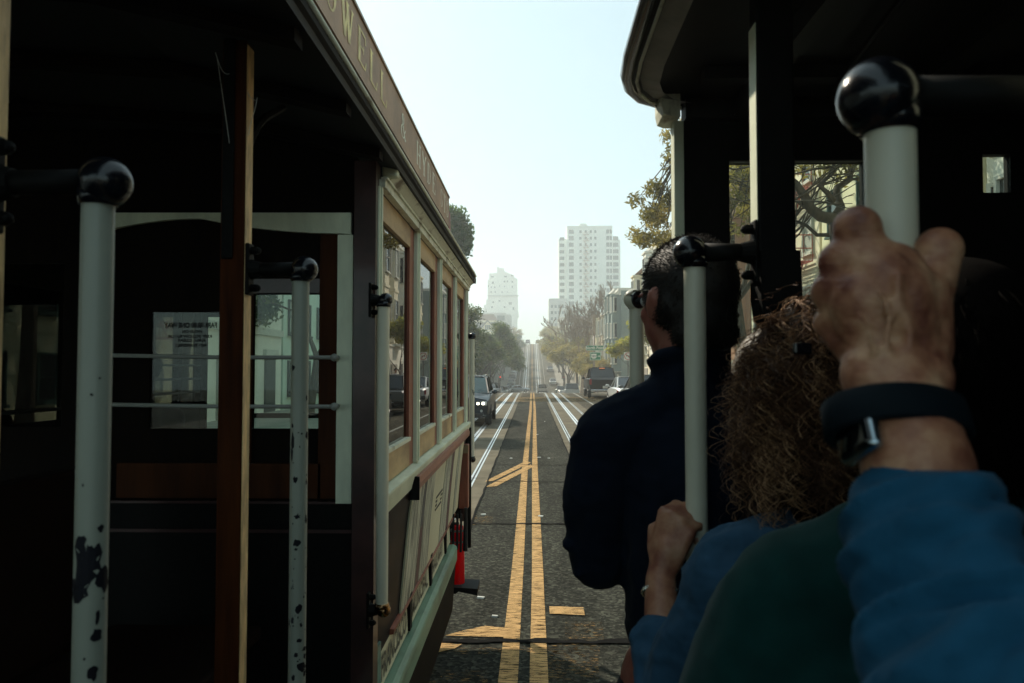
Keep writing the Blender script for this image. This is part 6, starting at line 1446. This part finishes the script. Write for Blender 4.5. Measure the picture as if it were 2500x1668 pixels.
for e in (-1, 1): x = .55+e*.19; Sh.cap((x, 1.68, 1.58), (x+e*.02, 1.70, 1.32), .066, .055); Sh.cap((x+e*.02, 1.70, 1.32), (x-e*.03, 1.80, 1.24), .052, .04); Sh.cap((.55+e*.09, 1.68, 1.18), (.55+e*.1, 1.72, .78), .11, .075)
garment('dark_coat', po, Sh, 'dark_trousers', .012)

# --- photographer's raised left arm gripping the near pole
PXp, PYp = .267, .548
def A_(u, v, Y): return at(u, v, Y)
def b_p(mb):
    wr = A_(2190, 930, .492); el = A_(2400, 1830, .36); sh = Vector((.38, .03, 1.58))
    w0 = A_(2185, 905, .497); back = .499
    # metacarpals fan from the wrist to the knuckles, then fingers close round the far side of the pole
    kn = [A_(2092, 560, .512), A_(2050, 640, .518), A_(2028, 712, .524), A_(2030, 790, .530)]
    st = [A_(2215, 850, .500), A_(2190, 870, .498), A_(2165, 885, .500), A_(2140, 900, .504)]
    mb.cap(A_(2200, 870, .503), A_(2180, 720, .503), .0235, .0265, 14); mb.cap(A_(2150, 870, .508), A_(2110, 730, .506), .023, .024, 14); mb.cap(A_(2235, 760, .508), A_(2180, 660, .508), .0215, .020, 14)
    mb.cap(A_(2150, 640, .505), A_(2105, 640, .508), .0165, .016, 12); mb.cap(A_(2250, 860, .510), A_(2250, 720, .512), .020, .019, 12); mb.cap(A_(2160, 690, .500), A_(2190, 800, .500), .022, .023, 12)
    for i in range(4):
        mb.cap(st[i], kn[i], .0165, (.0150, .0142, .0134, .0125)[i], 12); mb.ball(kn[i], (.0165, .0150, .0140, .0128)[i], 3)
        r = (.0105, .0103, .0098, .0088)[i]; zc = kn[i].z; c = Vector((PXp, PYp, 0)); prev = kn[i]
        for j, (ang, rad, dz) in enumerate(((182, .034, -.006), (118, .031, -.010), (50, .029, -.012), (10, .028, -.013))):
            p = Vector((PXp+math.cos(R(ang))*rad, PYp+math.sin(R(ang))*rad, zc+dz)); mb.cap(prev, p, r*(1.15-.06*j), r*(1.06-.06*j), 10); prev = p
    for i in range(4):
        a = st[i]+Vector((0, -.012, 0)); b = kn[i]+Vector((0, -.0095, .001)); m1 = a*.5+b*.5+Vector((0, -.004, 0)); mb.tube([a, m1, b], [.0035, .0042, .0050], 8); mb.ball(kn[i]+Vector((0, -.006, .003)), .0118, 3)
    for V in (((2185, 905), (2160, 840), (2175, 770), (2140, 700)), ((2215, 880), (2225, 800), (2190, 740), (2195, 660)), ((2130, 860), (2120, 800), (2090, 760))):
        mb.tube(chaikin([A_(u, v, .4755) for u, v in V], 2), .0026, 7)
    t0 = A_(2245, 790, .515); t1 = A_(2292, 625, .528); t2 = Vector((PXp+.031, PYp+.004, t1.z+.006)); t3 = Vector((PXp+.016, PYp+.032, t1.z+.002))
    mb.cap(A_(2245, 860, .505), t0, .019, .0175, 12); mb.cap(t0, t1, .0175, .0150, 12); mb.ball(t1+Vector((0, 0, .004)), .0165, 3); mb.cap(t1, t2, .0138, .0122, 12); mb.cap(t2, t3, .0120, .0095, 12)
    mb.cap(w0, wr, .0262, .0255, 16); mb.cap(w0+Vector((-.012, 0, 0)), wr+Vector((-.012, 0, 0)), .0235, .0235, 14); mb.cap(w0+Vector((.012, 0, 0)), wr+Vector((.012, 0, 0)), .0235, .0235, 14)
    f1 = A_(2240, 1150, .462); mb.cap(wr, f1, .0265, .0325, 18); mb.cap(f1, A_(2300, 1420, .43), .0325, .022, 18); mb.cap(A_(2300, 1420, .43), el, .022, .03, 18); mb.cap(el, sh, .045, .055, 18)
    mb.cap(sh, (.44, -.10, 1.58), .05, .06); mb.cap((.50, -.16, 1.15), (.50, -.16, 1.50), .12, .13, 16); head_parts(mb, (.42, -.16, 1.90), .2, 1.0); mb.cap((.46, -.17, 1.62), (.42, -.17, 1.82), .055, .055)  # unseen torso and head, set close to block light from behind the camera
    mb.cap((.66, -.18, 1.56), (.74, -.14, 1.30), .046, .038); mb.cap((.74, -.14, 1.30), (.70, .02, 1.22), .036, .026); hand(mb, (.70, .02, 1.22), None, (-.4, .8, 0), (0, .1, 1), (.9, .3, 0), .95, .5)
    for k in (-1, 1): mb.cap((.50+k*.09, -.16, 1.1), (.50+k*.1, -.10, .76), .09, .06)
    return (wr, f1, el, sh, w0)
pp_, (wr, f1, el, sh, w0) = person('person at the right edge gripping the nearest pole, blue sleeve and dark watch', b_p, .0027, 5, 'skin_hand')
# sleeve with rolled fold rings
Sl = MB(); ax_ = (el-f1).normalized(); st_ = f1 - ax_*(-.008); path_ = [f1+(el-f1)*t for t in (.03, .2, .4, .6, .8, 1.0)]; rad_ = [.0385, .0425, .0455, .049, .053, .056]
st_ = A_(2238, 1215, .45)
path_ = [A_(2240, 1262, .450), A_(2275, 1385, .43), A_(2330, 1540, .405), A_(2390, 1700, .375), A_(2500, 1950, .35), sh]; rad_ = [.0400, .0455, .049, .052, .056, .074]
for a, b, r0, r1 in zip(path_, path_[1:], rad_, rad_[1:]):
    n_ = 6
    for k in range(n_): p = a+(b-a)*(k/n_); p2 = a+(b-a)*((k+1)/n_); Sl.tube([p, p2], [r0+(r1-r0)*k/n_, r0+(r1-r0)*(k+1)/n_], 24); Sl.ball(p2, (r0+(r1-r0)*(k+1)/n_)*.995, 3)
rf = random.Random(12)
def ringfold(c, ax, rad, tilt, w, a0, a1):
    ax = ax.normalized(); u_ = ax.orthogonal().normalized(); v_ = ax.cross(u_); pts = []
    ref = Vector((0, -1, 0)); u_ = (ref-ax*ref.dot(ax)).normalized(); v_ = ax.cross(u_)
    for k in range(15):
        a = R(a0+(a1-a0)*k/14); f = math.sin(PI*k/14); pts.append(c+(u_*math.cos(a)+v_*math.sin(a))*(rad+.003)+ax*tilt*math.sin(a)+ax*.006*math.sin(2.3*a))
    Sl.tube(pts, [w*.62*(.25+.75*math.sin(PI*k/14)) for k in range(15)], 8)
for i, (t, tl, w, a0, a1) in enumerate(((.06, .006, .0075, -110, 60), (.45, .02, .0085, -60, 120), (.95, -.02, .009, -120, 40), (1.3, .03, .010, -80, 90), (1.7, .012, .011, -30, 120), (2.1, -.02, .011, -120, 50), (2.5, .03, .012, -70, 110), (3.1, .02, .013, -100, 80))):
    i0 = int(t); fr = t-i0; c = path_[i0]+(path_[i0+1]-path_[i0])*fr; ringfold(c, path_[i0+1]-path_[i0], rad_[i0]+(rad_[i0+1]-rad_[i0])*fr, tl, w, a0, a1)
Sl.cap(sh, (.45, -.11, 1.56), .075, .10); Sl.cap((.50, -.16, 1.10), (.50, -.16, 1.52), .155, .17, 18); Sl.cap((.64, -.17, 1.56), (.74, -.14, 1.30), .085, .055); Sl.cap((.46, -.17, 1.6), (.44, -.17, 1.68), .12, .07)
wrinkle(garment('blue_shirt', pp_, Sl, 'denim_bright', .0042, 3), .0075, 15, (.28, 2.3), (path_[3]-path_[0]).normalized())
Tr = MB()
for k in (-1, 1): Tr.cap((.50+k*.09, -.16, 1.14), (.50+k*.1, -.10, .78), .12, .085)
garment('trousers', pp_, Tr, 'dark_trousers', .015)
H = MB(); H.ball((.42, -.175, 1.93), .10, 3, (.88, 1.0, 1.0)); garment('hair', pp_, H, 'hair_dark', .01, 2)
# watch
ax_ = (wr-w0).normalized(); wc = A_(2185, 1030, .480); axw = (f1-w0).normalized(); u_ = Vector((1, 0, 0)); u_ = (u_-axw*u_.dot(axw)).normalized(); v_ = axw.cross(u_)
m_ = MB(); n = 32; hwid = .012
ring = []
for k in range(n):
    a = 2*PI*k/n; ring.append((u_*math.cos(a)*.0425+v_*math.sin(a)*.0315))
vs = []
for off, sc in ((-hwid, .985), (-hwid*.85, 1.04), (hwid*.85, 1.06), (hwid, 1.0), (hwid, .9), (-hwid, .88)): vs += [wc+r_*sc+axw*off for r_ in ring]
fs = []
for j in range(6):
    for k in range(n): a = j*n+k; b = j*n+(k+1) % n; c = ((j+1) % 6)*n+(k+1) % n; d = ((j+1) % 6)*n+k; fs.append((a, b, c, d))
m_.add(vs, fs); band_ = obj('watch', m_, M['watch_band'], pp_, smooth=True)
fc = A_(2092, 1040, .470)
def slabbox(c, ux, uy, uz, hx, hy, hz, bev):
    bm = bmesh.new(); bmesh.ops.create_cube(bm, size=2)
    for v in bm.verts: v.co = Vector((v.co.x*hx, v.co.y*hy, v.co.z*hz))
    bmesh.ops.bevel(bm, geom=bm.edges[:], offset=bev, segments=4, affect='EDGES', profile=.5)
    Mx = Matrix((ux, uy, uz)).transposed().to_4x4(); Mx.translation = c; m_ = MB(); m_.bm(bm, Mx); return m_
nrm = Vector((-.93, -.30, -.12)); nrm = (nrm-axw*nrm.dot(axw)).normalized(); sx_ = axw.cross(nrm).normalized()
wcase = obj('watch_case', slabbox(fc, axw, sx_, nrm, .0215, .0178, .0052, .005), M['watch_case'], band_, smooth=True)
obj('watch_screen', slabbox(fc+nrm*.0016, axw, sx_, nrm, .0200, .0163, .0050, .0046), M['watch_glass'], wcase, smooth=True)

# --- dark seated passenger inside the left car
def b_l(mb):
    q = head_parts(mb, (-2.12, 3.95, 1.88), 1.2, 1.0); mb.cap((-2.12, 3.95, 1.70), (-2.12, 3.95, 1.82), .055, .052); mb.cap((-2.12, 3.95, 1.2), (-2.12, 3.95, 1.55), .13, .14, 14); mb.cap((-2.26, 3.9, 1.62), (-1.98, 4.0, 1.62), .05, .05)
    for e in (-1, 1): mb.cap((-2.12+e*.17, 3.95, 1.6), (-2.08+e*.2, 3.98, 1.34), .046, .038); mb.cap((-2.08+e*.2, 3.98, 1.34), (-1.9+e*.1, 4.0, 1.22), .036, .028); mb.cap((-2.12, 3.95+e*.09, 1.2), (-1.75, 3.95+e*.1, 1.2), .09, .06); mb.cap((-1.75, 3.95+e*.1, 1.2), (-1.72, 3.95+e*.1, .80), .055, .04)
    for e in (-1, 1): hand(mb, (-1.9+e*.1, 4.0, 1.22), None, (.9, 0, -.2), (0, 1, 0), (0, 0, 1), .95, .4)
    return q
pl_, q5 = person('dark seated passenger inside the left cable car cabin', b_l, .011, 2, 'skin', 'passengers inside the left cable car'); eyes(pl_, q5)
Sh = MB(); Sh.cap((-2.12, 3.95, 1.2), (-2.12, 3.95, 1.58), .16, .16, 14); Sh.cap((-2.28, 3.92, 1.62), (-1.96, 3.98, 1.62), .075, .075)
for e in (-1, 1): Sh.cap((-2.12+e*.17, 3.95, 1.6), (-2.08+e*.2, 3.98, 1.34), .065, .055)
garment('dark_coat', pl_, Sh, 'dark_trousers', .014); H = MB(); H.ball(q5(0, -.02, .035), .102, 3, (.9, 1.02, 1)); garment('hair', pl_, H, 'hair_dark', .01, 2)

# --- pedestrian on the right pavement, seen mirrored in the cable car window
def b_d(mb):
    x, y, z = 7.1, 44.0, .14
    q = head_parts(mb, (x, y, z+1.62), 2.6, 1.0); mb.cap((x, y, z+1.42), (x, y, z+1.55), .055, .052); mb.cap((x, y, z+.95), (x, y, z+1.32), .12, .14, 12); mb.cap((x-.16, y, z+1.37), (x+.16, y, z+1.37), .045, .045)
    for e in (-1, 1):
        mb.cap((x+e*.20, y, z+1.35), (x+e*.25, y, z+1.08), .045, .036); mb.cap((x+e*.25, y, z+1.08), (x+e*.22, y-.12, z+.86), .035, .026); hand(mb, (x+e*.22, y-.12, z+.86), None, (0, -.3, -1), (0, -1, 0), (e, 0, 0), .95, .3)
        mb.cap((x+e*.09, y, z+.92), (x+e*.1, y-e*.12, z+.5), .09, .06); mb.cap((x+e*.1, y-e*.12, z+.5), (x+e*.1, y-e*.05, z+.08), .055, .04); mb.cap((x+e*.1, y-e*.05, z+.05), (x+e*.12, y-e*.05-.16, z+.04), .04, .035)
    return q
pd, q6 = person('pedestrian in a white shirt standing on the right pavement near the parked cars', b_d, .016, 2, 'skin', 'people on the pavement'); eyes(pd, q6)
mat('shirt_white', (.6, .6, .56), .8)
Sh = MB(); Sh.cap((7.1, 44, 1.06), (7.1, 44, 1.44), .15, .165, 14); Sh.cap((6.92, 44, 1.50), (7.28, 44, 1.50), .06, .06)
for e in (-1, 1): Sh.cap((7.1+e*.2, 44, 1.49), (7.1+e*.24, 44, 1.26), .062, .058)
garment('white_shirt', pd, Sh, 'shirt_white', .014); Tr = MB()
for e in (-1, 1): Tr.cap((7.1+e*.09, 44, 1.04), (7.1+e*.1, 44-e*.12, .64), .105, .075); Tr.cap((7.1+e*.1, 44-e*.12, .64), (7.1+e*.1, 44-e*.05, .26), .07, .055)
garment('trousers', pd, Tr, 'dark_trousers', .015); H = MB(); H.ball(q6(0, -.02, .035), .102, 3, (.9, 1.02, 1)); garment('hair', pd, H, 'hair_dark', .012, 2)

# ------------------------------------------------------------------ haze
hm = bpy.data.materials.new('haze'); hm.use_nodes = True; nt = hm.node_tree; nt.nodes.clear(); o_ = nt.nodes.new("ShaderNodeOutputMaterial"); v = nt.nodes.new("ShaderNodeVolumePrincipled")
v.inputs['Color'].default_value = (.94, .99, 1.0, 1); v.inputs['Density'].default_value = HAZE; v.inputs['Anisotropy'].default_value = .4
nt.links.new(v.outputs[0], o_.inputs['Volume'])
hz = obj('haze', MB().box(-430, 430, -70, 770, -6, 84), hm); tag(hz, kind='stuff')
